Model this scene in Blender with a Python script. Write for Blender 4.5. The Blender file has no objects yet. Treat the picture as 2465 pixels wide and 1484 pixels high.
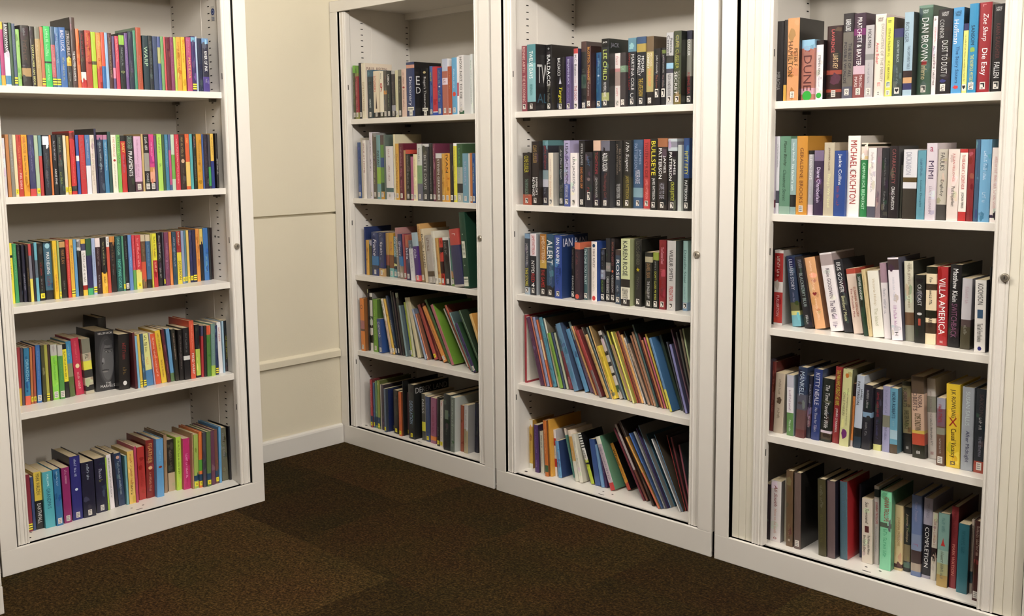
import bpy, math, random
from mathutils import Matrix, Vector

SC = bpy.context.scene
COL = SC.collection
# ------------------------------------------------------------------ camera
IMW, IMH = 2465.0, 1484.0
CX, CY, CZ = 3.8227, -2.8609, 1.3746
YAW, PITCH, ROLL, FPX, PPX, PPY = 0.7895, -0.1233, -0.0137, 2478.35, 1156.18, 660.13
def _cam():
    f = Vector((-math.sin(YAW)*math.cos(PITCH), math.cos(YAW)*math.cos(PITCH), math.sin(PITCH)))
    r = Vector((math.cos(YAW), math.sin(YAW), 0)); u = r.cross(f)
    c, s = math.cos(ROLL), math.sin(ROLL)
    r2 = c*r + s*u; u2 = -s*r + c*u
    cd = bpy.data.cameras.new('camera'); co = bpy.data.objects.new('camera', cd); COL.objects.link(co)
    m = Matrix((r2, u2, -f)).transposed().to_4x4(); m.translation = Vector((CX, CY, CZ))
    co.matrix_world = m
    cd.sensor_fit = 'HORIZONTAL'; cd.sensor_width = 36.0; cd.lens = FPX/IMW*36.0
    cd.shift_x = (IMW/2 - PPX)/IMW; cd.shift_y = (PPY - IMH/2)/IMW
    cd.clip_start = 0.05
    SC.camera = co
    return r2, u2, f
CR, CU, CF = _cam()
def proj(p):
    q = Vector(p) - Vector((CX, CY, CZ)); w = q.dot(CF)
    return PPX + FPX*q.dot(CR)/w, PPY - FPX*q.dot(CU)/w
# ------------------------------------------------------------------ world, exposure, lights
W = bpy.data.worlds.new('world'); SC.world = W; W.use_nodes = True
W.node_tree.nodes['Background'].inputs[0].default_value = (1, .95, .88, 1)
W.node_tree.nodes['Background'].inputs[1].default_value = 0.05
SC.view_settings.view_transform = 'Standard'; SC.view_settings.look = 'None'
SC.view_settings.gamma = 1.0; SC.view_settings.use_curve_mapping = False
SC.view_settings.exposure = 0.24
ROOM_X, ROOM_Y, ROOM_H, WALL_B = 6.6, -6.6, 2.64, 0.44
# ceiling battens with bare tubes: (x, y, power of each of the three glow points along the tube)
LIGHTS = [(1.95, -1.3, 25), (3.55, -1.3, 9), (5.15, -1.3, 38)]
LIGHT_COL = (1.0, 0.945, 0.875)
for i, (lx, ly, pw) in enumerate(LIGHTS):
    for k in (-.42, 0, .42):
        ld = bpy.data.lights.new('tube_glow', 'POINT'); ld.energy = pw; ld.color = LIGHT_COL; ld.shadow_soft_size = .07
        lo = bpy.data.objects.new('tube_glow', ld); COL.objects.link(lo); lo.location = (lx+k, ly, ROOM_H-0.16)

# ------------------------------------------------------------------ materials
def lin(c): return tuple((x/12.92 if x <= .04045 else ((x+.055)/1.055)**2.4) for x in c)
def hx(s):
    s = s.strip()
    if len(s) == 3: s = s[0]*2+s[1]*2+s[2]*2
    return tuple(int(s[i:i+2], 16)/255 for i in (0, 2, 4))
def mat(name, col=(1,1,1), rough=.5, metal=0, attr=False, build=None, coat=0):
    m = bpy.data.materials.new(name); m.use_nodes = True; nt = m.node_tree; b = nt.nodes['Principled BSDF']
    b.inputs['Base Color'].default_value = (*lin(col), 1); b.inputs['Roughness'].default_value = rough
    b.inputs['Metallic'].default_value = metal
    if coat: b.inputs['Coat Weight'].default_value = coat; b.inputs['Coat Roughness'].default_value = .2
    if attr:
        a = nt.nodes.new('ShaderNodeAttribute'); a.attribute_name = 'Col'
        nt.links.new(a.outputs['Color'], b.inputs['Base Color'])
    if build: build(nt, b)
    return m
def n_noise(nt, scale, detail=2, rough=.5, vec=None):
    n = nt.nodes.new('ShaderNodeTexNoise'); n.inputs['Scale'].default_value = scale
    n.inputs['Detail'].default_value = detail; n.inputs['Roughness'].default_value = rough
    if vec is not None: nt.links.new(vec, n.inputs['Vector'])
    return n
def n_geo(nt): return nt.nodes.new('ShaderNodeNewGeometry').outputs['Position']
def ramp(nt, src, stops):
    r = nt.nodes.new('ShaderNodeValToRGB'); e = r.color_ramp.elements
    while len(e) < len(stops): e.new(.5)
    for k, (p, c) in enumerate(stops): e[k].position = p; e[k].color = (*lin(c), 1)
    nt.links.new(src, r.inputs[0]); return r.outputs[0]
def bump(nt, b, src, dist, strength=1):
    n = nt.nodes.new('ShaderNodeBump'); n.inputs['Distance'].default_value = dist; n.inputs['Strength'].default_value = strength
    nt.links.new(src, n.inputs['Height']); nt.links.new(n.outputs[0], b.inputs['Normal'])
def b_paint(c1, c2):
    def f(nt, b):
        g = n_geo(nt); n = n_noise(nt, 1.3, 3, .6, g)
        nt.links.new(ramp(nt, n.outputs[0], [(.3, c1), (.7, c2)]), b.inputs['Base Color'])
        bump(nt, b, n_noise(nt, 380, 2, .5, g).outputs[0], .0006, .25)
    return f
def b_wall(nt, b):
    g = n_geo(nt); n = n_noise(nt, 1.7, 4, .6, g)
    nt.links.new(ramp(nt, n.outputs[0], [(.3, (.875,.845,.76)), (.7, (.89,.86,.775))]), b.inputs['Base Color'])
    bump(nt, b, n_noise(nt, 160, 3, .6, g).outputs[0], .0015, .25)
def b_carpet(nt, b):
    L = nt.links
    g = n_geo(nt)
    mp = nt.nodes.new('ShaderNodeMapping'); mp.inputs['Scale'].default_value = (2, 2, 2); mp.inputs['Location'].default_value = (.26, .71, 0); L.new(g, mp.inputs[0])
    fl = nt.nodes.new('ShaderNodeVectorMath'); fl.operation = 'FLOOR'; L.new(mp.outputs[0], fl.inputs[0])
    wn = nt.nodes.new('ShaderNodeTexWhiteNoise'); L.new(fl.outputs[0], wn.inputs[0])
    # large soft dye patches inside each tile, offset per tile
    ad = nt.nodes.new('ShaderNodeVectorMath'); ad.operation = 'MULTIPLY_ADD'
    L.new(wn.outputs['Color'], ad.inputs[0]); ad.inputs[1].default_value = (7, 7, 7); L.new(g, ad.inputs[2])
    big = n_noise(nt, 3.2, 2, .5, ad.outputs[0])
    hue = ramp(nt, big.outputs[0], [(.34, (.42,.315,.20)), (.5, (.43,.345,.21)), (.66, (.385,.33,.20))])
    fib = n_noise(nt, 125, 3, .75, g)
    mid = n_noise(nt, 48, 3, .7, g)
    f1 = ramp(nt, fib.outputs[0], [(.36, (.34,.31,.27)), (.5, (.55,.52,.47)), (.64, (.84,.80,.68))])
    m1 = nt.nodes.new('ShaderNodeMix'); m1.data_type = 'RGBA'; m1.blend_type = 'MULTIPLY'; m1.inputs[0].default_value = 1
    L.new(hue, m1.inputs[6]); L.new(f1, m1.inputs[7])
    f2 = ramp(nt, mid.outputs[0], [(.35, (.70,.70,.70)), (.65, (1,1,1))])
    m2 = nt.nodes.new('ShaderNodeMix'); m2.data_type = 'RGBA'; m2.blend_type = 'MULTIPLY'; m2.inputs[0].default_value = 1
    L.new(m1.outputs[2], m2.inputs[6]); L.new(f2, m2.inputs[7])
    v = nt.nodes.new('ShaderNodeMapRange'); L.new(wn.outputs['Value'], v.inputs[0]); v.inputs[3].default_value = .66; v.inputs[4].default_value = 1.30
    sc = nt.nodes.new('ShaderNodeVectorMath'); sc.operation = 'SCALE'; L.new(m2.outputs[2], sc.inputs[0]); L.new(v.outputs[0], sc.inputs[3])
    L.new(sc.outputs[0], b.inputs['Base Color'])
    b.inputs['Specular IOR Level'].default_value = .08
    bump(nt, b, fib.outputs[0], .004, .7)
def b_pages(nt, b):
    g = n_geo(nt); n = n_noise(nt, 900, 1, .5, g)
    nt.links.new(ramp(nt, n.outputs[0], [(.35, (.70,.63,.50)), (.6, (.86,.80,.67))]), b.inputs['Base Color'])
M = dict(
    metal=mat('white_painted_steel', rough=.27, build=b_paint((.915,.898,.872), (.93,.913,.888))),
    back=mat('shade_toned_back_panel', rough=.5, build=b_paint((.80,.78,.745), (.82,.80,.765))),  # greyer than the steel: interior shade is put into the back panel colour
    slat=mat('cream_plastic_slats', rough=.42, build=b_paint((.90,.88,.82), (.915,.895,.84))),
    wall=mat('cream_wall_paint', rough=.7, build=b_wall),
    far=mat('dark_bounce_cut_wall', (.34,.27,.21), .7),  # unseen far walls, coloured dark to cut the light they bounce back
    skirt=mat('white_gloss_trim', rough=.35, build=b_paint((.87,.86,.84), (.88,.87,.85))),
    ceil=mat('white_ceiling', (.9,.89,.86), .85),
    carpet=mat('brown_carpet', rough=.97, build=b_carpet),
    book=mat('printed_cover', rough=.36, attr=True, coat=.25),
    ink=mat('printed_ink', rough=.45, attr=True),
    pages=mat('paper_pages', rough=.9, build=b_pages),
    dark=mat('black_void', (.05,.045,.04), .95),
    grey=mat('dull_grey_steel', (.45,.43,.40), .45, .6),
    chrome=mat('polished_nickel', (.74,.71,.66), .32, .85),
    lamp=mat('ceiling_diffuser', (1,1,1), .5),
)
_lb = M['lamp'].node_tree.nodes['Principled BSDF']
_lb.inputs['Emission Color'].default_value = (*LIGHT_COL, 1); _lb.inputs['Emission Strength'].default_value = 6

# ------------------------------------------------------------------ mesh helper
class MB:
    """Collects polygons, each with a colour and a material index, and links them as ONE mesh object."""
    def __init__(s): s.v = []; s.f = []; s.c = []; s.m = []
    def poly(s, pts, col=(1,1,1), mi=0):
        n = len(s.v); s.v.extend(pts); s.f.append(tuple(range(n, n+len(pts)))); s.c.append(col); s.m.append(mi)
    def mesh(s, vs, fs, col=(1,1,1), mi=0):
        n = len(s.v); s.v.extend(vs)
        for f in fs: s.f.append(tuple(i+n for i in f)); s.c.append(col); s.m.append(mi)
    def box(s, x0, x1, y0, y1, z0, z1, col=(1,1,1), mi=0):
        vs = [(x,y,z) for z in (z0,z1) for y in (y0,y1) for x in (x0,x1)]
        s.mesh(vs, [(0,2,3,1),(4,5,7,6),(0,1,5,4),(2,6,7,3),(0,4,6,2),(1,3,7,5)], col, mi)
    def prism(s, prof, z0, z1, col=(1,1,1), mi=0):
        """prof: closed outline in x,y, counter-clockwise seen from above."""
        n = len(prof); vs = [(x,y,z0) for x,y in prof]+[(x,y,z1) for x,y in prof]
        fs = [(i,(i+1)%n,n+(i+1)%n,n+i) for i in range(n)]+[tuple(range(n-1,-1,-1)), tuple(range(n,2*n))]
        s.mesh(vs, fs, col, mi)
    def cyl(s, c, ax, r, l, n=20, col=(1,1,1), mi=0, r2=None):
        """cylinder starting at c, length l along axis ax (0,1,2; may be negative length)."""
        r2 = r if r2 is None else r2; a, b = [(1,2),(2,0),(0,1)][ax]; vs = []
        for rr, t in ((r,0),(r2,l)):
            for k in range(n):
                p = list(c); p[a] += rr*math.cos(2*math.pi*k/n); p[b] += rr*math.sin(2*math.pi*k/n); p[ax] += t; vs.append(tuple(p))
        fs = [(i,(i+1)%n,n+(i+1)%n,n+i) for i in range(n)]+[tuple(range(n-1,-1,-1)), tuple(range(n,2*n))]
        if l < 0: fs = [tuple(reversed(f)) for f in fs]
        s.mesh(vs, fs, col, mi)
    def build(s, name, mats, parent=None, bevel=0, smooth=False):
        me = bpy.data.meshes.new(name); me.from_pydata(s.v, [], s.f)
        if not isinstance(mats, (list, tuple)): mats = [mats]
        for m in mats: me.materials.append(m)
        me.polygons.foreach_set('material_index', s.m)
        if any(c != (1,1,1) for c in s.c):
            at = me.color_attributes.new('Col', 'FLOAT_COLOR', 'CORNER'); buf = []
            for f, c in zip(s.f, s.c):
                l = (*lin(c), 1.0); buf.extend(l*len(f))
            at.data.foreach_set('color', buf)
        me.update()
        o = bpy.data.objects.new(name, me); COL.objects.link(o)
        if parent: o.parent = parent
        if bevel:
            md = o.modifiers.new('edge', 'BEVEL'); md.width = bevel; md.segments = 2; md.limit_method = 'ANGLE'
        return o
def tag(o, label=None, cat=None, group=None, kind=None):
    for k, v_ in (('label', label), ('category', cat), ('group', group), ('kind', kind)):
        if v_: o[k] = v_
    return o
def empty(name, loc, rz=0):
    o = bpy.data.objects.new(name, None); COL.objects.link(o); o.location = loc; o.rotation_euler = (0, 0, rz)
    o.empty_display_size = .05
    return o
def struct(o): o['kind'] = 'structure'; return o

# ------------------------------------------------------------------ room shell
m = MB(); m.box(-.1, ROOM_X, ROOM_Y, WALL_B+.1, -.05, 0); struct(m.build('floor', M['carpet']))
m = MB(); m.box(-.1, ROOM_X, ROOM_Y, WALL_B+.1, ROOM_H, ROOM_H+.05); struct(m.build('ceiling', M['ceil']))
m = MB(); m.box(-.1, ROOM_X, WALL_B, WALL_B+.1, 0, ROOM_H); struct(m.build('wall_right', M['wall']))
# the wall beside and behind the detached bookcase: two panels with a shadow gap, above a projecting rail
m = MB()
m.box(-.1, -.024, ROOM_Y, WALL_B, 0, ROOM_H)
m.box(-.024, -.004, ROOM_Y, WALL_B, 1.0868, ROOM_H)
m.box(-.024, -.004, ROOM_Y, WALL_B, 0, 1.0762)
struct(m.build('wall_left', M['wall']))
m = MB(); m.box(ROOM_X-.02, ROOM_X+.08, ROOM_Y, WALL_B, 0, ROOM_H); struct(m.build('wall_back', M['far']))
m = MB(); m.box(-.1, ROOM_X, ROOM_Y-.1, ROOM_Y, 0, ROOM_H); struct(m.build('wall_front', M['far']))
def yprism(mb, prof, y0, y1):
    n = len(prof); vs = [(x,y0,z) for x,z in prof]+[(x,y1,z) for x,z in prof]
    mb.mesh(vs, [(i,n+i,n+(i+1)%n,(i+1)%n) for i in range(n)]+[tuple(range(n)), tuple(range(2*n-1,n-1,-1))])
m = MB(); yprism(m, [(-.004,.412),(.010,.412),(.012,.414),(.012,.441),(.010,.4435),(-.004,.452)], -.70, -.003)
struct(m.build('trim_1', M['wall']))
m = MB(); yprism(m, [(-.004,0),(.014,0),(.014,.078),(.011,.086),(.004,.0913),(-.004,.0913)], -.70, -.003)
struct(m.build('baseboard_left', M['skirt'], bevel=.001))
for i, (lx, ly, pw) in enumerate(LIGHTS):
    where = ['nearest the corner', 'in front of the end bookcase', 'further out into the room'][i]
    r = tag(empty('ceiling_light', (lx, ly, ROOM_H)), 'white ceiling batten with a bare fluorescent tube, '+where, 'light', 'ceiling battens')
    m = MB(); m.box(-.65, .65, -.035, .035, -.05, -.001)
    for e in (-.64, .62): m.box(e, e+.02, -.018, .018, -.085, -.05)
    m.build('batten', M['metal'], r)
    m = MB(); m.cyl((-.62, 0, -.075), 0, .013, 1.24, 16); m.build('tube', M['lamp'], r)

# ------------------------------------------------------------------ bookcases
CASE_H, CASE_D, PL = 2.028, .42, .085
A_X, Y1 = 0.4368, -0.7136
G = 1.0133
CASES = {
 '1': dict(o=(A_X, Y1-1, 0), r=math.pi/2, z=[1.5877,1.2332,.8772,.5239], lab='white metal bookcase standing detached from the others, beside the bare cream wall', where='detached bookcase', L=.098, R=.902, catch='R'),
 '2': dict(o=(0, 0, 0), r=0, z=[1.5045,1.1498,.7985,.4476], lab='white metal bookcase tight in the corner, holding a green box file', where='corner bookcase', L=.097, R=.908, catch='L'),
 '3': dict(o=(G, 0, 0), r=0, z=[1.504,1.151,.8023,.4473], lab='white metal bookcase in the middle, with leaning picture books low down', where='middle bookcase', L=.097, R=.902, catch='L'),
 '4': dict(o=(2*G, 0, 0), r=0, z=[1.4992,1.1551,.7963,.4511], lab='white metal bookcase at the end, its slatted shutter drawn partly across', where='end bookcase', L=.172, R=.829, catch='L'),
}
def bar_profile(u0, u1, flip):
    """leading edge of a shutter: a rounded rib, a groove, a flat land; seen from the front, outline in (u, depth)."""
    w = u1-u0
    pts = [(0,.016),(.02,.011),(.10,.008),(.16,.008),(.22,.012),(.27,.0125),(.31,.009),(.36,.007),(.42,.007),(.45,.009),
           (.74,.009),(.78,.0115),(.84,.0115),(.88,.009),(.97,.009),(1,.012)]
    if flip: pts = [(1-a, d) for a, d in reversed(pts)]
    out = [(u0+a*w, d) for a, d in pts]
    return out+[(u1,.036),(u0,.036)]
def shelf_board(mb, z, x0, x1):
    mb.prism([(x0,.031),(x0+.003,.028),(x1-.003,.028),(x1,.031),(x1,.39),(x0,.39)], z-.023, z)
def make_case(k):
    c = CASES[k]
    root = tag(empty('bookcase', c['o'], c['r']), c['lab'], 'bookcase', 'white metal bookcases')
    for sd in (0, 1):
        X = (lambda a: a) if sd == 0 else (lambda a: 1-a)
        def bx(mb, a, b, *r, **kw):
            p, q = X(a), X(b); mb.box(min(p,q), max(p,q), *r, **kw)
        m = MB(); bx(m, .001, .0885, .044, CASE_D, .0, CASE_H-.03)
        bx(m, .0885, .0893, .165, .168, .09, CASE_H-.06)
        zz = .13
        while zz < 1.93:
            for d in (.104, .372):
                bx(m, .0886, .0891, d, d+.013, zz, zz+.0034, mi=1)
            zz += .02535
        for zc in (1.045,):
            for d in (.135, .345):
                m.cyl((X(.0886), d, zc), 0, .0045, .0006 if sd == 0 else -.0006, 12, mi=1)
        m.build('side_panel', [M['metal'], M['dark']], root)
        m = MB(); bx(m, 0, .052, 0, .004, PL, CASE_H-.0495); bx(m, 0, .0016, .004, .05, PL, CASE_H-.0495)
        m.build('stile', M['metal'], root, bevel=.0012)
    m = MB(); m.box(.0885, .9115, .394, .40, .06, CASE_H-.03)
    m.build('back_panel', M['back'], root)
    m = MB(); m.box(.0, 1, 0, CASE_D, CASE_H-.0022, CASE_H); m.box(0, 1, 0, .014, CASE_H-.049, CASE_H-.0022); m.box(.0885, .9115, .366, .394, CASE_H-.062, CASE_H-.03)
    m.box(.0885, .9115, .03, .394, CASE_H-.034, CASE_H-.03)
    m.build('top_panel', M['metal'], root, bevel=.0012)
    m = MB(); m.box(0, 1, 0, .012, 0, PL); m.build('plinth', M['metal'], root, bevel=.0015)
    m = MB(); m.box(.003, .997, .012, .0295, .02, .0838)  # black boxes paint the shade into the shutter track gaps
    for u in (.0455, .948): m.box(u, u+.0065, .0042, .04, .0838, CASE_H-.05); m.build('track_gap_shade', M['dark'], root)
    m = MB(); m.prism([(.0885,.029),(.9115,.029),(.9115,.394),(.0885,.394)], .066, .088)
    for u, d, lx in ((.486,.075,0),(.5015,.045,1),(.53,.074,0),(.112,.056,2),(.135,.10,0),(.895,.10,0)):
        if lx == 1: m.box(u-.014, u+.012, d-.0018, d+.0018, .088, .0883, mi=1)
        else:
            n = 14; rr = .0045 if lx == 0 else .0075
            m.poly([(u+rr*math.cos(2*math.pi*i/n), d+rr*.7*math.sin(2*math.pi*i/n), .0883) for i in range(n)], mi=1)
    m.build('base_shelf', [M['metal'], M['dark']], root)
    for z in c['z']:
        m = MB(); shelf_board(m, z, .0905, .9095)
        sh = m.build('shelf', M['metal'], root, bevel=.001)
        m = MB()
        for u in (.094, .888):
            for d in (.075, .35): m.box(u, u+.018, d, d+.022, z-.034, z-.0232)
        m.build('shelf_clip', M['grey'], sh)
    # shutters: leading bars, plus the drawn slats
    z0, z1 = .088, CASE_H-.052
    for side, (a, b) in (('L', (c['L']-.040, c['L'])), ('R', (c['R'], c['R']+.042))):
        m = MB(); m.prism(bar_profile(a, b, side == 'L'), z0, z1)
        inner = b if side == 'L' else a
        for zc in (1.645, 1.038, .395):
            e = .0004 if side == 'L' else -.0004
            m.box(min(inner, inner+e), max(inner, inner+e), .0165, .0205, zc-.011, zc+.011, mi=1)
            e2 = a+.012 if side == 'R' else b-.012
        # slats between bar and stile
        lo, hi = (.0565, a) if side == 'L' else (b, .9435)
        n = max(1, round((hi-lo)/.0255)) if hi-lo > .006 else 0
        for i in range(n):
            p = lo+(hi-lo)*i/n; q = lo+(hi-lo)*(i+1)/n
            m.prism([(p,.017),(p+.0012,.0145),(q-.0012,.0145),(q,.017),(q,.028),(p,.028)], z0, z1, mi=2)
        sh = m.build('shutter', [M['metal'], M['dark'], M['slat']], root)
        if side == 'R':
            uc = (a+b)/2+.003 if k != '4' else a+.034
            m = MB(); m.cyl((uc, .0085, 1.0135), 1, .0115, -.004, 24); m.cyl((uc, .0045, 1.0135), 1, .0105, -.003, 24, r2=.0085)
            m.cyl((uc, .0015, 1.0135), 1, .006, -.0012, 20)
            m.box(uc-.0012, uc+.0012, -.0001, .0003, 1.0095, 1.0175, mi=1)
            m.build('lock', [M['chrome'], M['dark']], sh)
    if k == '1':
        m = MB(); B, Wt = (.14,.22,.48), (.86,.86,.86)
        def disc(u, d, z, r, col, dz=0, n=20):
            m.poly([(u, d+r*math.cos(2*math.pi*i/n), z+r*math.sin(2*math.pi*i/n)) for i in range(n)], col)
        m.box(.9107, .9112, .066, .092, 1.852, 1.905, (.80,.79,.77))
        disc(.9105, .079, 1.884, .0125, B); disc(.9103, .079, 1.884, .0075, (.6,.66,.78)); disc(.9101, .079, 1.884, .0045, B)
        for q in range(3): m.box(.9103, .9106, .069, .089-.003*q, 1.862-.005*q, 1.8645-.005*q, (.45,.5,.62))
        m.build('inspection_sticker', M['ink'], root)
    return root
for k in '1234': make_case(k)
for i in (0, 1):
    x = 1.0+i*G
    m = MB(); m.box(x+.001, x+G-1-.001, .018, .03, 0, CASE_H-.002)
    o = m.build('filler_strip', M['grey'])
    tag(o, ['thin grey filler strip in the gap between corner and middle bookcases', 'thin grey filler strip in the gap between middle and end bookcases'][i], 'filler strip')
# plain cupboard whose edge shows in the bottom corner of the frame
cb = tag(empty('cupboard', (.713, -2.80, 0), math.pi/2), 'white metal cupboard whose edge shows beside the detached bookcase', 'cupboard')
m = MB(); m.box(0, .99, .022, .60, .085, 1.95); m.build('carcass', M['metal'], cb)
m = MB(); m.box(0, .99, 0, .02, 0, .085); m.build('plinth', M['metal'], cb, bevel=.0015)
for s in (0, 1):
    m = MB(); m.box(.002+.494*s, .492+.496*s, 0, .021, .088, 1.948); d_ = m.build('door', M['metal'], cb, bevel=.0015)
    m = MB(); x = .46+.06*s; m.box(x, x+.012, -.022, -.012, .98, 1.10); m.box(x, x+.012, -.012, .0, .98, .99); m.box(x, x+.012, -.012, .0, 1.09, 1.10)
    m.build('handle', M['chrome'], d_)

# ------------------------------------------------------------------ lettering
_glyph = {}
def collect_text(strings):
    todo = []
    for s, bold in strings:
        if (s, bold) in _glyph: continue
        _glyph[(s, bold)] = None
        cu = bpy.data.curves.new('t', 'FONT'); cu.body = s.replace('\\n', '\n'); cu.resolution_u = 2; cu.fill_mode = 'FRONT'
        cu.align_x = 'CENTER' if '\\n' in s else 'LEFT'; cu.space_line = .85
        if bold: cu.offset = 0
        lower = any(ch.islower() for ch in s)
        if lower and (len(s) % 3 == 0): cu.shear = .25
        o = bpy.data.objects.new('t', cu); COL.objects.link(o); todo.append(((s, bold), o, cu))
    dg = bpy.context.evaluated_depsgraph_get(); dg.update()
    for key, o, cu in todo:
        me = o.evaluated_get(dg).to_mesh()
        vs = [tuple(v.co) for v in me.vertices]; fs = [tuple(p.vertices) for p in me.polygons]
        if vs:
            x0 = min(v[0] for v in vs); x1 = max(v[0] for v in vs); y0 = min(v[1] for v in vs); y1 = max(v[1] for v in vs)
            wd, ht = max(x1-x0, 1e-4), max(y1-y0, 1e-4)
            _glyph[key] = ([((v[0]-x0)/wd, (v[1]-y0)/ht) for v in vs], fs, wd/ht)
        o.evaluated_get(dg).to_mesh_clear()
    for key, o, cu in todo:
        bpy.data.objects.remove(o); bpy.data.curves.remove(cu)

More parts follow.
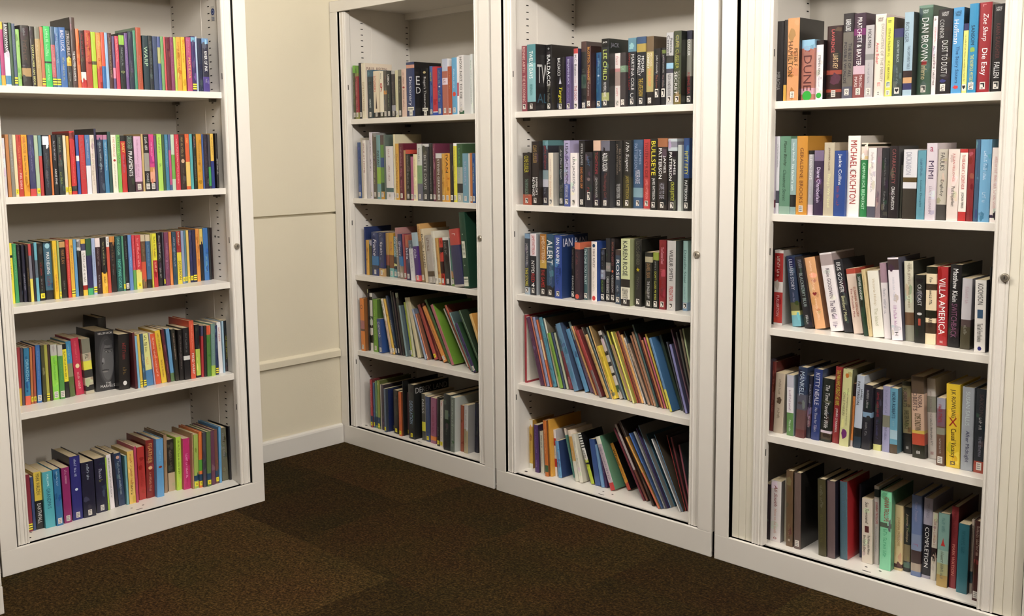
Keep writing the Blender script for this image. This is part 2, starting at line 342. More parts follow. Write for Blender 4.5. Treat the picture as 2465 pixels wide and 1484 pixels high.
# each line: x width (0.1 mm) | depth height (mm) lean (0.1 deg) | base/side | bands | lettering | sticker
BOOKS = """
>2A
1065 162 36 236 0|4a4a2a|0-14:6a3|#@aa8@20-75@.4|w
1235 230 36 234 0|8a8a40|0-14:6a9a3a,20-88:a03038|#@caa@24-84@.3|w
1470 167 39 245 0|1e1e2c|||w
1682 283 36 242 0|e0d8c0/e0d0bc||DATE EXPECTATIONS@a98a60@34-86@.4;^~PAUL REIZIN@644@7-13|
1970 388 46 211 0|2a3a42|0-14:3a6078|#@577@20-50@.4;~HARGREAVES@dee@60-78@.3|w
2363 406 48 204 0|e8d8bc|88-100:2a2420|SOLDIERS@c33@10-44@.35@-.2;@▲@433@44-80@.3|w
2942 251 36 200 0|e8e0c8|88-100:332|@9@c33@25-45@.6;#@333@4-20@.4|w
3211 195 36 200 0|5a5650|42-50:d0883a|#@433@8-30@.5|w
3420 275 36 198 0|24282a||LISBON@fff@8-30@.45;#@9b8@50-80@.3|w
3701 241 39 197 0|3a3638|0-7:aaa,74-86:99a|#@877@25-66@.3|w
3990 183 36 197 0|ccc8a0||#@aa8@20-80@.3|w
4183 213 36 199 0|3a3a34|0-14:8a8878|#@aa9@20-50@.3|w
4410 291 36 199 0|d8b8a8||#@733@6-34@.35;@●@a33@36-40@.5;#@733@44-86@.35|
4722 519 36 226 0|2a3a6a/1a181a|5-11:d0907a|Dictionary@dde@27-80@.45;#@99a@13-20@.6;#@46a@46-74@.15@-.3;^E@ccc@26-42;^D@ccc@46-58|V
5246 444 74 199 0|1c1a1c||~Roget's Thesaurus@ddd@18-82@.42;@●@cb8@6-11@.4|V
5695 166 81 206 0|4a6ab0||WAVE@c8d840@12-30@.5|w
6372 279 36 198 0|c42a3a|92-94:eee,94-100:2a4ab0||
6665 258 36 191 0|2a4a98||#@8a7@6-36@.6;#@8a7@48-74@.6;@●@cde@38-41@.4|w
6945 328 36 225 0|b06050/e8e4e8|0-22:b0b8d0,34-46:dcd|#@844@36-44@.5|w
7286 227 36 193 0|b0482a||#@da6@10-50@.35|w
7525 294 36 226 0|5aa4d4||#@def@20-54@.3;@●@d43@60-68@.6|w
7825 99 36 228 0|e8e4e8|45-68:b56||
7931 284 36 233 0|dcd8d8/dcdcdc|94-100:2a5a3a|HOW NOT TO DIE@222@3-74@.45;#@99a@80-90@.4|w
8220 153 71 237 0|e0e4e0||#@687@10-84@.4|
>2B
1263 235 36 250 0|2a4a88||#@669@20-70@.3|w
1510 109 36 271 0|b0a898|||
1631 213 36 259 0|ece4e0||SPICE AT HOME@833@5-56@.45;#@c99@60-80@.3|
1868 231 36 259 0|bcb8bc||#@99a@8-78@.4|
2115 206 36 294 0|d8d0dc||#@334@12-36@.4;#@445@40-60@.6|w
2332 263 36 290 0|5a5246|0-6:888|#@cc9@30-80@.4|w
2603 265 36 280 0|6a9aa0|50-76:8ab83a|INSTANT@fff@24-50@.5|w
2876 224 36 280 0|5a8a3a|0-15:544,35-50:2a4a88,74-88:243,88-100:c8902a||w
3111 119 36 281 0|5a6a62|||
3242 475 36 231 0|dcd8dc/aab|78-86:466|#@a66@6-22@.3;#@733@36-68@.25|w
3722 121 39 282 0|e0d4a8/d0c8a8|||w
3887 221 36 242 0|d8a03a||The Crafter's Year@863@18-82@.5|w
4122 304 36 243 0|6a1e30||#@c9a@8-60@.35;#@a78@64-84@.3|w
4441 103 36 213 0|b8905a|||
4559 300 36 215 0|2a2420|0-8:c43|#@aaa@10-80@.35|w
4881 160 36 186 0|b05a80||#@a47@10-70@.3|w
5051 206 36 196 0|e8dcac||#@b95@10-80@.35|w
5262 315 39 240 0|c8ccc8/889|38-70:7aa06a,70-100:667|#@333@8-34@.4;#@465@52-64@.3|w
5643 360 36 239 0|3a3a3c|0-5:ccc|~BETTE DAVIS@bbb@20-80@.42|w
6008 203 41 239 0|2a2828|0-5:333|#@bbb@40-84@.3|w
6289 153 36 240 0|6a2a44||#@caa@8-70@.4|w
6462 364 36 199 0|6a5040|0-10:ccc|~STEVEN GERRARD@ddd@12-90@.32|w
6840 163 36 198 0|d09a3a||#@853@8-50@.3;#@543@56-80@.35|w
7014 294 36 199 0|e0982a||~IVAN@222@3-40@.5;#@853@44-80@.3|w
7328 198 36 237 0|2a2628|||w
7535 190 36 240 0|e0d830|0-5:eee|#@875@8-70@.5|w
7738 316 36 238 0|a0a49c|0-40:3a5a3a,68-84:333|#@4b6@8-60@.3|w
8071 326 36 198 0|6a9cb4||SURGERY@aac@12-70@.3|w
8410 84 36 198 0|ccc8c4|||
8500 122 36 200 0|c0703a|||w
8632 157 36 198 0|2a5aa0||#@dda@20-60@.5|w
>2C
1170 95 68 218 0|2a3a78/2a3a70|||
1295 182 67 159 0|d8a03a||#@853@20-60@.35|
1483 177 70 159 0|4a4a2a|0-15:99a||
1680 468 70 198 0|2a3a70|55-76:2a70b0,76-84:334|France@dde@16-54@.5;#@99b@3-12@.4|w
2160 381 71 200 0|2a3460|82-100:b8905a|Spain@dde@22-51@.5;#@99b@3-14@.4|w
2546 195 81 197 0|b08a48|50-74:8a4a38,74-100:332||
2747 293 84 198 0|d09a30|50-80:7a4a2a,80-100:6aaaa8|Italy@955@20-42@.5|w
3062 203 84 184 0|4a8a98|50-80:234,66-72:dd8|PORTUGAL@ddd@2-48@.5|w
3364 173 77 224 30|8a8078|0-20:a77|BUDAPEST@ccc@18-60@.5|w
3650 246 69 197 42|2a3460|50-72:2a70b0,72-100:876|Greece@dde@16-48@.5|w
3902 150 72 198 35|a8404a|||w
4196 250 61 197 31|3a3058|0-28:b05a48|India@dde@29-54@.6|w
4577 297 52 176 50|d4d4dc|0-20:567|#@99a@10-80@.4|
4947 286 47 212 66|4a2a7a|0-28:98b0c0,88-100:c44|Chile@dde@34-52@.5|w
5241 204 56 251 66|8a7048|0-30:c95|#@643@5-36@.5|W
5538 179 50 231 73|d0c0a0||BACK HAND@321@10-72@.6|
5783 361 46 205 58|a8a098|75-86:543|#@643@6-34@.5;#@bbb@40-66@.4|w
6151 196 50 224 59|d4d0c0||#@998@12-70@.35|w
6398 160 48 196 59|c89a50||#@a43@8-80@.3|w
6577 193 48 197 42|c03428|20-30:311,50-76:311||w
6777 353 50 201 42|2a2828/e4e0dc|0-6:ddd|#@999@10-40@.5|w
7137 139 55 200 43|4a8078|70-84:a85,84-100:693||w
7510 528 34 240 74|b8b0a8|0-28:b8403a,28-96:33345a|#@edd@8-14@.4|
8049 344 38 311 52|17402e|||F
>2D
1157 298 35 244 9|e07c2a|42-58:a66,58-62:643|~O@333@12-20@.5|w
1461 38 55 286 0|3a3028|0-6:cc8||
1505 198 62 268 0|dcd8d0|6-12:332,40-46:232,55-60:322,72-86:221||
1767 320 59 244 0|6aa02a/4a6a2a||#@ad6@20-80@.3|w
2221 267 54 156 48|2a4a8c/2a4a8c||~OXFORD@dde@8-54@.45;#@88a@58-80@.25|w
2842 151 68 254 137|e4dccc|40-100:d8b8a0|~OTHER@345@4-22@.6;#@755@26-90@.5|w
3003 141 70 254 137|e8b848|||w
3154 118 74 270 133|2a3a58||~MASON@ccc@40-62@.5;#@88a@10-36@.4|w
3282 98 79 291 98|1e2226|||w
3387 95 82 286 98|3a2a30|||
3489 199 84 283 84|242824|0-8:9a9||
3779 109 79 230 105|7a98a0||#@bcc@30-80@.3|
3896 38 97 224 105|2a4a80|||w
3965 121 95 245 105|9aa83a|||w
4100 156 95 267 107|c8c8a8|||
4445 225 91 272 145|d0c4a0/a09878|||
4937 111 90 231 209|98a8c8||#@667@10-80@.4|
5062 69 94 210 210|d87850|||w
5142 36 113 251 210|2a2220|||
5367 202 109 257 250|b84840||#@622@6-50@.4|y
5597 181 116 264 250|8a3028|||
6047 224 100 265 300|e8903a||#@853@10-80@.35|w
6311 135 106 301 300|4a7a3a|||
6729 170 83 279 277|a04858/6a9a2a|0-100:b06068||
7511 83 102 277 317|d8d4cc|||
7833 108 82 295 301|c04a30|||
8231 76 56 268 297|6a9090|||
8440 151 46 221 292|3a2a60/2a4a2c|||w
8974 101 47 286 294|3a5a3a|||
9292 141 42 264 231|e0b468/d89840|||
>2E
1501 148 51 226 0|b83a44|76-94:246|#@ecc@10-60@.4|y
1655 111 56 212 0|4a6a98|76-94:246||y
1772 138 59 222 0|6a9a6a|76-94:246||
1969 184 55 228 0|8a9a3a|76-94:246|#@ddc@5-12@.6|y
2160 63 59 211 0|c8c0b8|||
2245 156 58 212 0|4a3a48|||
2619 128 41 202 0|5a6a80||#@99a@15-75@.4|y
2753 28 56 197 0|1e2a5e||@●@c44@46-56@.5;@●@c33@66-74@.5|
2787 30 83 195 0|2a2a30|||y
3104 313 58 201 0|2a2220||#@555@15-60@.3|y
3588 181 46 203 0|d8602a||#@822@5-86@.3|y
3775 27 56 251 0|26262a/20201e||#@479@50-80@.5|
3808 46 80 196 0|6a4a50|||y
4226 387 50 247 0|242628/181a1a||DESOLATION@8ac@30-72@.5;^~DEREK LAND@aaa@6-16|y
4854 227 72 210 0|4a4a42/c8c0a8|60-80:e0d830|NESS@ccc@12-42@.6|
5125 276 70 203 0|3a4a74||#@568@15-80@.4|y
5452 345 68 205 -17|a05a7c|84-93:e8802a|#@823@20-80@.35|
6003 179 55 217 -17|2a2626||#@999@60-80@.4|y
6225 187 53 208 -17|e4dcd8||#@c44@2-18@.6;#@446@20-40@.5;#@a99@44-84@.4|y
6606 412 37 246 -17|2a3030||@■@676@28-44@.5;#@676@60-75@.3|
7047 268 36 239 -17|6a746c/b0b8b4||#@cdc@5-90@.3|
7320 197 70 202 -17|a04a2c|||
7608 238 63 210 -17|b8a880/a0a0a0|0-50:ccc|#@877@10-80@.4|
7878 219 99 216 -17|2a2a38|||
>1A
1128 63 36 187 0|4ab0c0|||
1197 124 36 199 0|b83a78|0-12:e8c040,84-100:e8a830||
1328 169 36 197 0|26262a|48-100:d8e0ec,84-98:48b|~BARROWMAN@fff@3-44@.5|
1503 93 36 198 0|3a5a3a|||
1602 103 36 196 0|4a5a78||#@89a@10-60@.4|Y
1712 118 36 179 0|8ac060|||
1853 289 36 193 0|2a2420|70-84:a85|#@643@25-60@.6;#@999@5-20@.3|
2153 151 36 191 0|2a2220||~TOM PALMER IAN BECK@dd8@30-98@.4|
2314 166 36 191 0|b0905a|0-20:776|#@ddb@20-70@.3|
2486 109 36 192 0|c06a4a|||Y
2602 216 36 195 0|30c058|58-61:233|#@cfc@5-50@.5;#@cfc@64-90@.35|
2824 135 36 195 0|3a5a78|30-84:c05a60|#@ebb@34-80@.3|Y
2966 132 36 194 0|4a78b0||#@cde@10-60@.4|Y
3104 217 36 195 0|3a6ab0||BAD LUCK@dde@5-40@.5;#@cc6@50-90@.35|
3328 155 36 186 0|3a3a38|48-62:c8a030|TROUBLE@dcc@4-44@.5;#@eee@74-90@.3|
3494 167 36 230 0|4a3430/4a4844||THE PIED PIPER OF HAMELIN@eee@48-90@.4|
3671 114 36 194 0|e87038|||
3792 172 36 189 0|3a1e1e|84-100:c33,72-86:eed|#@b34@5-50@.5|
3972 206 36 191 0|b84034||#@e93@5-50@.4|
4189 157 36 187 0|a8c828|52-58:553||
4357 165 36 186 0|e8843a|60-100:c8403a|#@fc8@5-50@.4|
4530 126 36 188 0|e0503a|60-100:2a6ab0||
4663 104 36 188 0|8ab4e0|||
4774 142 36 187 0|4a2a2a||#@cb8@8-80@.35|
4923 90 36 178 0|5a4a80|60-80:e8a||
5025 132 36 179 0|d03a54||#@fcc@5-50@.4|
5168 194 36 188 0|20262a/1c2020|3-20:8ac040|#@abb@25-60@.35;@*@9a6@66-72@.7|
5373 115 36 191 0|6a4a8a||#@cbd@10-80@.35|
5499 181 36 197 0|2a3048||#@889@50-80@.3|
5691 101 36 202 0|3a8a6a|||
5799 194 36 213 0|b04a30/8ab098||#@c87@45-90@.3|
6033 212 36 187 0|243a44||WARP@aca@20-56@.6|
6253 150 36 188 0|222a30||#@899@10-80@.4|
6411 171 36 187 0|3a4a70|||
6594 108 36 187 0|4a5a98|20-50:aa6||
6714 113 36 188 0|6aa060|||
6835 65 36 188 0|e04a50|||
6908 162 36 187 0|6a2030|||
7078 135 36 188 0|8a3a64||#@c79@10-70@.35|
7221 94 36 189 0|a8c840|||
7323 173 36 190 0|e8a030||#@942@10-80@.5|
7509 154 36 191 0|ecb820||#@b52@5-50@.4|
7708 197 36 192 0|b84a78||~MATILDA@e8c050@38-76@.45;#@c8a@5-30@.35|
7913 160 36 197 0|3a2a68|2-10:6ac||Y
8082 68 36 196 0|a0b8d8|||
8167 170 36 191 0|1e2848|||
8349 253 36 192 0|2a2a40|0-10:6090c8,72-100:4a3a90|RIVER OF INK@fff@24-62@.45;#@ccd@76-88@.4|
>1B
950 189 36 189 0|d0ccd4||#@bab@10-90@.4|
1164 108 36 200 0|c07a40|||
1279 112 36 200 0|8a8478||#@bcd@8-60@.4|
1397 102 36 199 0|e8d8a8|||y
1507 150 36 199 0|c83a2c||#@e95@18-62@.5;~PHIL EARLE@fdd@62-88@.4|
1666 184 36 199 0|eca020||OUR HOUSE@a63@3-30@.45;#@543@34-66@.4;#@b83@70-90@.3|
1867 193 36 198 0|3a3a6c|88-100:d44|#@99b@8-60@.3|
2073 122 36 197 0|a8c0a0|||y
2206 103 36 197 0|c83a38|0-34:5a8a98||
2350 207 36 198 0|2a2e3a|2-16:e8ecf8|#@678@30-90@.4|
2567 66 36 198 0|e07838|||
2647 160 36 198 0|1c1a20||#@dde@10-44@.4;~ANNE FINE@eee@56-82@.35|
2821 176 36 198 0|2a3434||#@9a8@4-30@.4;#@a34@34-44@.6;#@ab4@62-84@.5|
3018 99 36 197 0|dcd4b4|||y
3131 92 36 195 0|e0a030|||y
3245 171 36 211 0|d42c2c|3-12:833,87-95:333|#@f99@30-84@.25|
3445 101 36 198 0|3a5ab0|35-44:eee||
3560 195 36 198 0|cc2c34||#@a66@3-80@.6|
3770 161 36 198 0|4a78b0|52-100:e4e4f0|#@ccd@8-40@.4|
3942 151 36 198 0|dcd0c4||#@976@10-88@.4|
4099 74 36 219 0|2a2a4c/2a2a30|||
4188 208 36 198 0|26304a|0-8:b06a90|#@cdd@12-66@.4;#@667@70-90@.3|
4407 146 36 198 0|3a80b0|0-8:b79|#@dee@12-64@.4|
4568 105 36 209 0|2a5050/202020|||
4688 182 36 198 0|eeead4||THE ORACLE@c76@3-38@.4;@●@a22@42-46@.5;#@998@50-92@.3|
4881 133 36 198 0|7ac050||~ATTICUS CLAW@265@3-50@.5|
5022 184 36 196 0|cc302c|0-10:222|DAISY@e8d860@13-30@.5;#@88b@34-66@.4|
5226 267 36 196 0|2a2628||~CAROLINE GREEN@8a9@1-24@.6;FRAGMENTS@fff@28-72@.5|
5508 266 36 193 0|d8a8cc|82-100:5a3a4a|#@a79@6-76@.3;#@a79@50-76@.3@-.3|w
5790 75 36 201 0|c8a868|||
5877 190 36 198 0|2a2626|32-64:99958c|#@fff@4-28@.6;~CHART@ccc@68-84@.4|w
6079 188 36 200 0|d03a84|58-66:c84,66-84:e8a080,84-100:222|#@fbd@14-40@.35|w
6279 84 36 196 0|5a4a70|||
6383 182 36 201 0|a8d850||#@675@6-34@.5;#@563@52-60@.5|
6577 93 36 199 0|3a5a3a|||
6679 131 36 199 0|3a80a4||#@bde@10-60@.35|
6822 94 36 199 0|4a5a90|28-90:c04a80||
6924 132 36 199 0|b8d0b8|36-80:6a4||
7069 174 36 199 0|d03044||#@fcc@8-90@.4|
7255 217 36 199 0|3a2a24||#@ba6@5-40@.5;@●@ca8@44-52@.6;#@876@60-90@.3|
7485 164 36 201 0|e0582a|50-94:e8c060|#@fc6@8-20@.5|
7662 110 36 201 0|4aa8b0|||
7793 128 36 201 0|1e241e||#@e88@4-26@.5;#@aaa@40-86@.3|
7938 206 36 201 0|d09020||#@863@15-60@.3|
8152 69 36 200 0|3a5aa0|||
8230 160 36 200 0|2a2438||#@655@10-80@.5|
8403 96 36 199 0|3a3a48|60-95:3aa050||
8512 127 36 202 0|e8b840|50-100:2a3a8c|#@642@6-40@.4|
8717 97 36 203 0|201e22||#@eee@46-76@.6|
>1C
1230 169 106 202 0|e8e030|20-24:222|#@222@28-64@.5|
1446 126 116 198 0|3aa060||#@aca@6-60@.35|
1597 111 119 195 0|22202a||#@999@5-40@.3|
1714 101 111 193 0|24243c||#@ccd@50-80@.5|
1821 76 102 192 0|2a2220||#@a84@40-72@.5|
1903 97 101 195 0|e8d850|0-50:c44,20-60:778||
2006 73 100 195 0|2a2230|||
2085 95 98 199 0|60b0c8|30-60:567||
2205 183 102 195 0|1e1a1c||#@b33@34-60@.4;#@999@62-84@.35|y
2441 261 110 198 0|3a6880|84-100:26262a,0-3:122|~MAX HELSING@fff@18-56@.4;#@833@60-80@.6;@●@9cd@3-12@.6|
2708 136 99 200 0|f0c020||#@c43@58-88@.5;#@9a8@15-50@.4|
2849 67 96 199 0|a0b870|||y
2960 199 105 198 0|26221c|2-12:c95|~PARK ELAN@a74@16-40@.5;#@999@70-86@.3|
3165 109 100 200 0|dc3c34||#@f99@8-88@.4|
3286 128 100 200 0|e8b030||#@a53@10-60@.4|Y
3432 107 102 199 0|5a98cc|||
3570 137 105 198 0|1e1c20|0-20:ccc,4-14:777||
3733 157 109 197 0|ece8e8|0-8:e8c030,8-20:446,82-90:a22,90-100:e8c030|#@443@24-78@.6|
3899 188 108 198 0|2a2a5c|0-30:2a5a3a,88-100:3a6||
4093 121 105 198 0|a0b4e0||#@557@20-70@.3|Y
4234 178 108 197 0|3a2028|0-16:edd|#@a99@18-50@.4;#@bbb@66-90@.4|
4417 193 106 198 0|201c1c|62-100:f0b430|#@dd9@8-50@.3;#@432@70-84@.4|
4616 107 103 200 0|d04c3a|0-18:eee|#@222@2-16@.5|
4752 194 107 199 0|2a1e1e|0-10:d88838|#@864@14-44@.5;#@777@50-70@.4|
4998 220 114 198 0|1e5454||~DAVID LOGAN@8cb@3-34@.4;NIGHTMARE CLOCK@6cb@42-94@.5|
5224 76 112 197 0|4a9474|||y
5306 129 111 199 0|1e1e24||#@899@10-44@.4|w
5441 133 107 200 0|5a88cc||#@cde@40-60@.4|
5608 108 112 198 0|d83c4c|64-100:5aa04a|#@fbb@6-60@.3|
5736 210 113 197 0|d8323c|64-100:e0dc68|#@fcc@6-60@.4|y
5969 167 116 196 0|6a4a30|0-12:cb9,50-84:d85030|#@a86@16-40@.3|
6162 178 118 195 0|3a6490|0-12:cb9,84-100:222|#@7ac@20-60@.4|
6345 59 114 198 0|c8c038|||
6426 161 117 198 0|e8e028|50-100:cc3038|#@222@6-46@.5;#@fbb@54-76@.5|
6677 185 131 198 0|1c1a1c||#@eee@5-50@.4;#@ccc@66-86@.5|
6868 56 127 199 0|4a4a5a|||y
6930 174 124 199 0|7a3a5a||#@a8a@20-70@.4|
7114 106 123 200 0|e0803a||#@a53@10-70@.4|
7230 171 122 198 0|2a4a60||#@ccd@10-66@.4|
7446 176 128 199 0|e8d030|0-40:a8302c|#@eee@2-28@.4;SCORPION@222@56-92@.5|
7636 112 128 199 0|8a98c0|||y
7785 83 134 199 0|4a7a8a|||y
7905 101 138 199 0|e0bc58|||y
8017 121 138 198 0|2a3060|||y
8144 139 137 198 0|2a2a50|||Y
8314 146 140 202 0|e8903a||#@843@10-60@.3|
8538 139 152 200 0|1e2430|0-30:e8c858||
8693 203 152 202 0|3a78c4||#@46b@8-45@.4;#@9da@54-86@.4|
8903 86 151 201 0|2a2e34|||
9045 205 158 201 0|2a1a1c||#@877@25-60@.35;#@998@70-86@.35|
>1D
1372 105 130 201 -14|a83a40|70-100:d0a830||
1483 82 129 198 -15|5a4a58|||
1571 174 124 196 -15|2a7cac|84-100:e85c40|DRAGON@9cd@20-58@.5|
1772 81 128 195 -17|c0703a|||y
1861 85 127 197 -17|a84a3a|||y
1983 149 127 200 -12|3a74c0||#@8ac@10-60@.4|w
2160 112 121 198 -5|4a4a2a|||
2290 105 123 198 -2|a8a840|||Y
2420 79 124 197 5|4a3430|||
2524 216 127 194 0|8ad840|0-20:c0c0b8|#@4a3@24-66@.4|W
2747 164 121 190 0|4a9440|0-20:c0c0b8|#@7b6@26-66@.3|W
2945 151 126 191 9|f0e020|0-10:222,70-100:222|#@222@14-66@.5|
3123 183 130 197 16|3a90c4|40-64:886,64-100:566a34|#@9cd@6-34@.4|
3371 280 136 204 27|d02a4c||#@e88@6-40@.25;@●@f0e0a8@45-53@.5;#@edc@60-92@.35|
3657 299 121 199 20|b8b098|0-26:776,40-56:e0dc38,56-70:333,84-94:222|#@443@28-38@.6|
4057 693 128 218 -17|2c2c30/18181a|||K
4757 407 93 202 -17|1e1a1a/141212||#@a33@16-50@.4;#@a84@60-76@.4;@●@ddd@84-92@.35|
5249 92 70 206 6|5a2028|||
5362 84 72 191 12|7ab8e0|||
5457 99 72 196 14|e0bc48|||Y
5561 112 68 197 14|3a5c78|||Y
5758 255 82 194 38|e4e488|70-100:4a84bc|#@222@4-40@.5;#@e95@46-60@.5|
6019 50 77 195 39|b0a0c0|||
6107 212 82 189 49|e05028||#@fed@6-86@.4|
6339 205 82 199 54|e8c028||#@743@6-40@.4;#@743@56-90@.4|
6551 114 76 202 51|5a2030||#@e88@60-84@.4|
6706 144 81 200 36|5a98cc|84-100:5a7a4a||
6856 149 74 197 30|2a2820||#@ecb@8-60@.3|
7016 177 73 191 0|201c1c||#@988@10-80@.35|
7198 246 68 196 0|1c1a1e|54-62:ddd|#@888@10-50@.4|
7450 191 65 220 1|e05034||MIND WARP@eee@56-92@.45;#@fb9@6-50@.3|
7685 176 67 202 0|1e2226|46-96:b8d048||
7867 93 63 196 -17|b83038|0-20:446||
7966 93 59 195 -17|2a2a2e|||
8065 154 55 195 -16|4a8034|0-18:e0502c||
8225 163 51 200 -15|6a9088|80-100:a8cc48|#@9bb@20-70@.3|
8433 122 56 191 -3|2a3a64|||Y
8660 165 70 199 10|e8e8ec||#@b33@10-40@.5|
8832 75 68 201 0|a0c4dc|||
9010 145 83 199 0|1e2228||#@d8d840@30-78@.5|
>1E
1312 152 108 201 0|8a2a3a|||Y
1478 100 109 189 0|3a4a7c|||
1600 253 110 202 0|e8c840|50-100:222|~MARK WALDEN@443@3-40@.5;EARTHFALL@ddd@55-90@.5|
1858 338 98 199 1|4cb4c4||~WALLIAMS@dff@4-26@.2;GRANDPA'S@257@30-66@.4|
2220 227 92 202 6|2a74b0||#@def@4-32@.3|w
2503 275 97 199 0|942468||#@ecd@4-32@.3|w
2833 360 102 230 0|2c2c80/1e1e40||#@def@4-34@.3;@●@cde@50-54@.3|w
3207 443 98 201 0|1e1e38||#@def@4-34@.25|w
3747 399 112 200 0|22223e||#@cc5@40-46@.4;#@dde@20-40@.35|w
4168 64 114 195 5|a0c838|||
4267 176 118 203 15|ece4ec||#@334@6-80@.4|
4497 108 123 205 21|2a2a38|||
4637 255 126 199 28|2a3c60||@●@c98@5-11@.5;#@cdd@16-80@.35|
4898 82 117 185 0|6aa8b0|||
5002 246 117 198 0|e8c058||#@a33@6-60@.4;#@332@64-84@.5|
5254 93 114 212 0|c03c64|||
5453 277 131 201 0|c0322e||#@922@20-80@.4|
5736 313 128 221 -17|8c2824||~FEATHER@d8a860@6-40@.5;@●@eb8@45-51@.5;#@da8@56-88@.4|
6055 279 109 222 -17|5aa0dc||#@9ce@20-40@.3;@●@832@46-50@.5|
6502 128 137 225 -17|a08060|||
6681 279 139 201 -4|2a2420|64-100:c0a888|#@876@20-60@.5|
6966 210 128 207 -13|b4e03c||#@341@6-70@.4|
7182 282 115 199 -13|d02a74||#@fce@30-80@.4|
7470 57 99 216 -13|b08a60|||
7532 184 98 211 -17|a0bc50|76-86:246||y
7722 127 93 219 -17|e8702c|50-70:5a3,76-88:246||y
7855 134 86 215 -16|4a4a58|||
7996 169 82 215 -16|5a7a40|76-88:246||y
8212 166 87 213 -8|6a3a54|||
8414 138 90 214 0|7a4a40|76-88:246||y
8558 107 88 222 -13|5aa0d8|||
8751 268 99 212 9|6a6a54/4a4a3a||#@99a@10-60@.4|
9025 80 91 215 -8|222226|||
>1D
4850 317 262 243 0|1c1a1c|||
>4A
1631 299 36 240 0|1c1618||MIRAGHA@888@63-86@.4|
1944 94 36 242 0|221a18|80-100:c93||
2055 383 36 245 0|d8925a/1a1614||~HAMILTON@531@28-70@.4@-.2;~PETER F@531@37-58@.28@.25|q
2443 406 52 179 0|b06a5a|0-14:8bd,80-90:c9a|~DUNE@522@26-84@.62|o292
2855 226 63 176 0|e8e0e4/1c181c|0-8:211|~STEPHEN KING@333@25-58@.3;#@779@60-80@.2|o292
3086 478 84 216 0|3a2020|60-90:a43,66-86:3a1e1e|~LAWRENCE@e66@5-36@.2@-.1;LIAR'S KEY@ec9@38-58@.35@.1|w
3814 314 36 242 0|6a645c|0-22:2a2428,86-100:556|~KAREN LORD@fff@7-21@.5;THE BEST OF ALL@223@35-75@.28@.22;POSSIBLE WORLDS@223@34-82@.28@-.22|q
4140 345 36 239 0|3c2438|18-26:726,62-72:cab,72-100:844|~PRATCHETT & BAXTER@fee@5-62@.4;THE LONG@edd@73-88@.25@.2;MARS@edd@75-87@.25@-.2|q
4495 245 36 203 0|b4b0b4/544|40-48:888|~HOLMES@222@6-32@.4;#@778@52-82@.3|q
4744 309 41 231 0|e8d8cc/dcc|0-1:fff|DAUGHTERS OF THE MERSEY@998@12-82@.25@.22;~Anne Baker@d66@34-60@.3@-.2;LARGE PRINT@333@4-9@.5|M
5084 212 36 219 0|d8d84a/554840||#@663@14-50@.4;~M C BEATON@763@55-78@.25;#@222@4-10@.6|M
5310 264 36 186 0|3a4a48|0-13:336|~DOROTHY BLACK@bcc@18-50@.25;#@899@58-84@.3|h
5597 249 36 228 0|9ab8cc/2a2c2c|70-78:322,78-85:c96,85-93:336|~BOLGER@567@12-36@.4@-.15;THE CAPTAIN'S TABLE@567@40-68@.3@.1|
5851 383 69 246 0|42604e/3a5242|0-3:687|~DAN BROWN@fff@14-62@.5;Inferno@dc9@66-82@.4;LARGE PRINT@dee@5-9@.4;*@922@60-68@.5|g
6387 115 36 210 0|f0dfe2||~JULIE COFFIN@d88@14-33@.45;ALL I WANT FOR CHRISTMAS@433@38-88@.45;#@222@2-8@.7|
6515 377 36 226 0|241f22||~CONNOR@bbb@12-34@.3@-.2;DUST TO DUST@ccc@37-76@.42@.05;LARGE PRINT@ddd@3-8@.5;*@555@76-80@.6;*@337@82-87@.5|m
6914 270 36 227 0|4a9ad8/203038||~Hoffman@eef@14-42@.45@-.15;The Story Sisters@136@45-88@.4;LARGE PRINT@134@4-10@.6;*@d33@90-95@.7|
7199 121 36 183 0|e0e070|0-10:336|#@774@16-85@.4|h
7328 221 36 233 0|2a8ac0||~SANSOM@123@24-46@.4;*@8a4@48-55@.7;THE NORFOLK MYSTERY@dd6@57-88@.4|m
7553 320 42 234 0|a0242c/c8b8b0||~Zoe Sharp@fee@12-43@.5;Die Easy@fff@51-81@.55;#@d99@2-6@.5|g
7879 303 48 227 0|1e1a1a||~KARIN SLAUGHTER@633@22-62@.35;FALLEN@eee@66-84@.45;LARGE PRINT@ddd@3-8@.5|g
8233 80 36 226 0|5a9ab8|||
>4B
1594 167 36 238 0|a8a0b0|82-92:634|~JEFFREY ARCHER@435@4-46@.5;TELL TALE@435@55-72@.4|
1767 107 36 238 0|ccccd6|70-86:445|#@556@10-40@.4|
1885 355 36 238 0|5a8a70|90-100:8a9|~Maeve Binchy@232@6-38@.35;Chestnut Street@243@43-83@.3|
2246 195 36 230 0|8aa8a8|74-90:222|~tony black@dee@5-30@.45;his father's son@eff@34-68@.45|
2448 346 36 238 0|d08a2a/c08428||~GERALDINE BROOKS@742@15-85@.32|w
2799 174 43 194 0|a8a8b0|0-6:222,84-100:dcd|ELEVEN DAYS@eee@7-45@.45;#@ccd@50-74@.3|
3024 299 36 194 0|3a2a4a|0-16:768|~Diane Chamberlain@edf@26-80@.38;#@768@30-80@.2@-.3|
3333 320 36 217 0|c0b49a/b8ac98||~JENNIFER CLOSE@643@7-38@.2;Things We Need@eeb@42-88@.32|
3662 346 36 193 0|2a4a98||~Jackie Collins@fff@5-52@.36;#@a45@54-86@.35@-.1|
4013 369 47 236 0|f4f0ea/ccc4c0||~MICHAEL CRICHTON@a22@6-84@.52;HEAT@bbb@41-45@.5|
4387 208 53 215 0|2a8a4a|0-23:edc,2-5:221,18-22:ec8|CAMPARI FOR BREAKFAST@cfd@27-90@.42|
4685 241 36 200 0|f0e8e8/a08898|84-100:556|~Sophie Duffy@a99@6-30@.35;#@99a@36-64@.3|
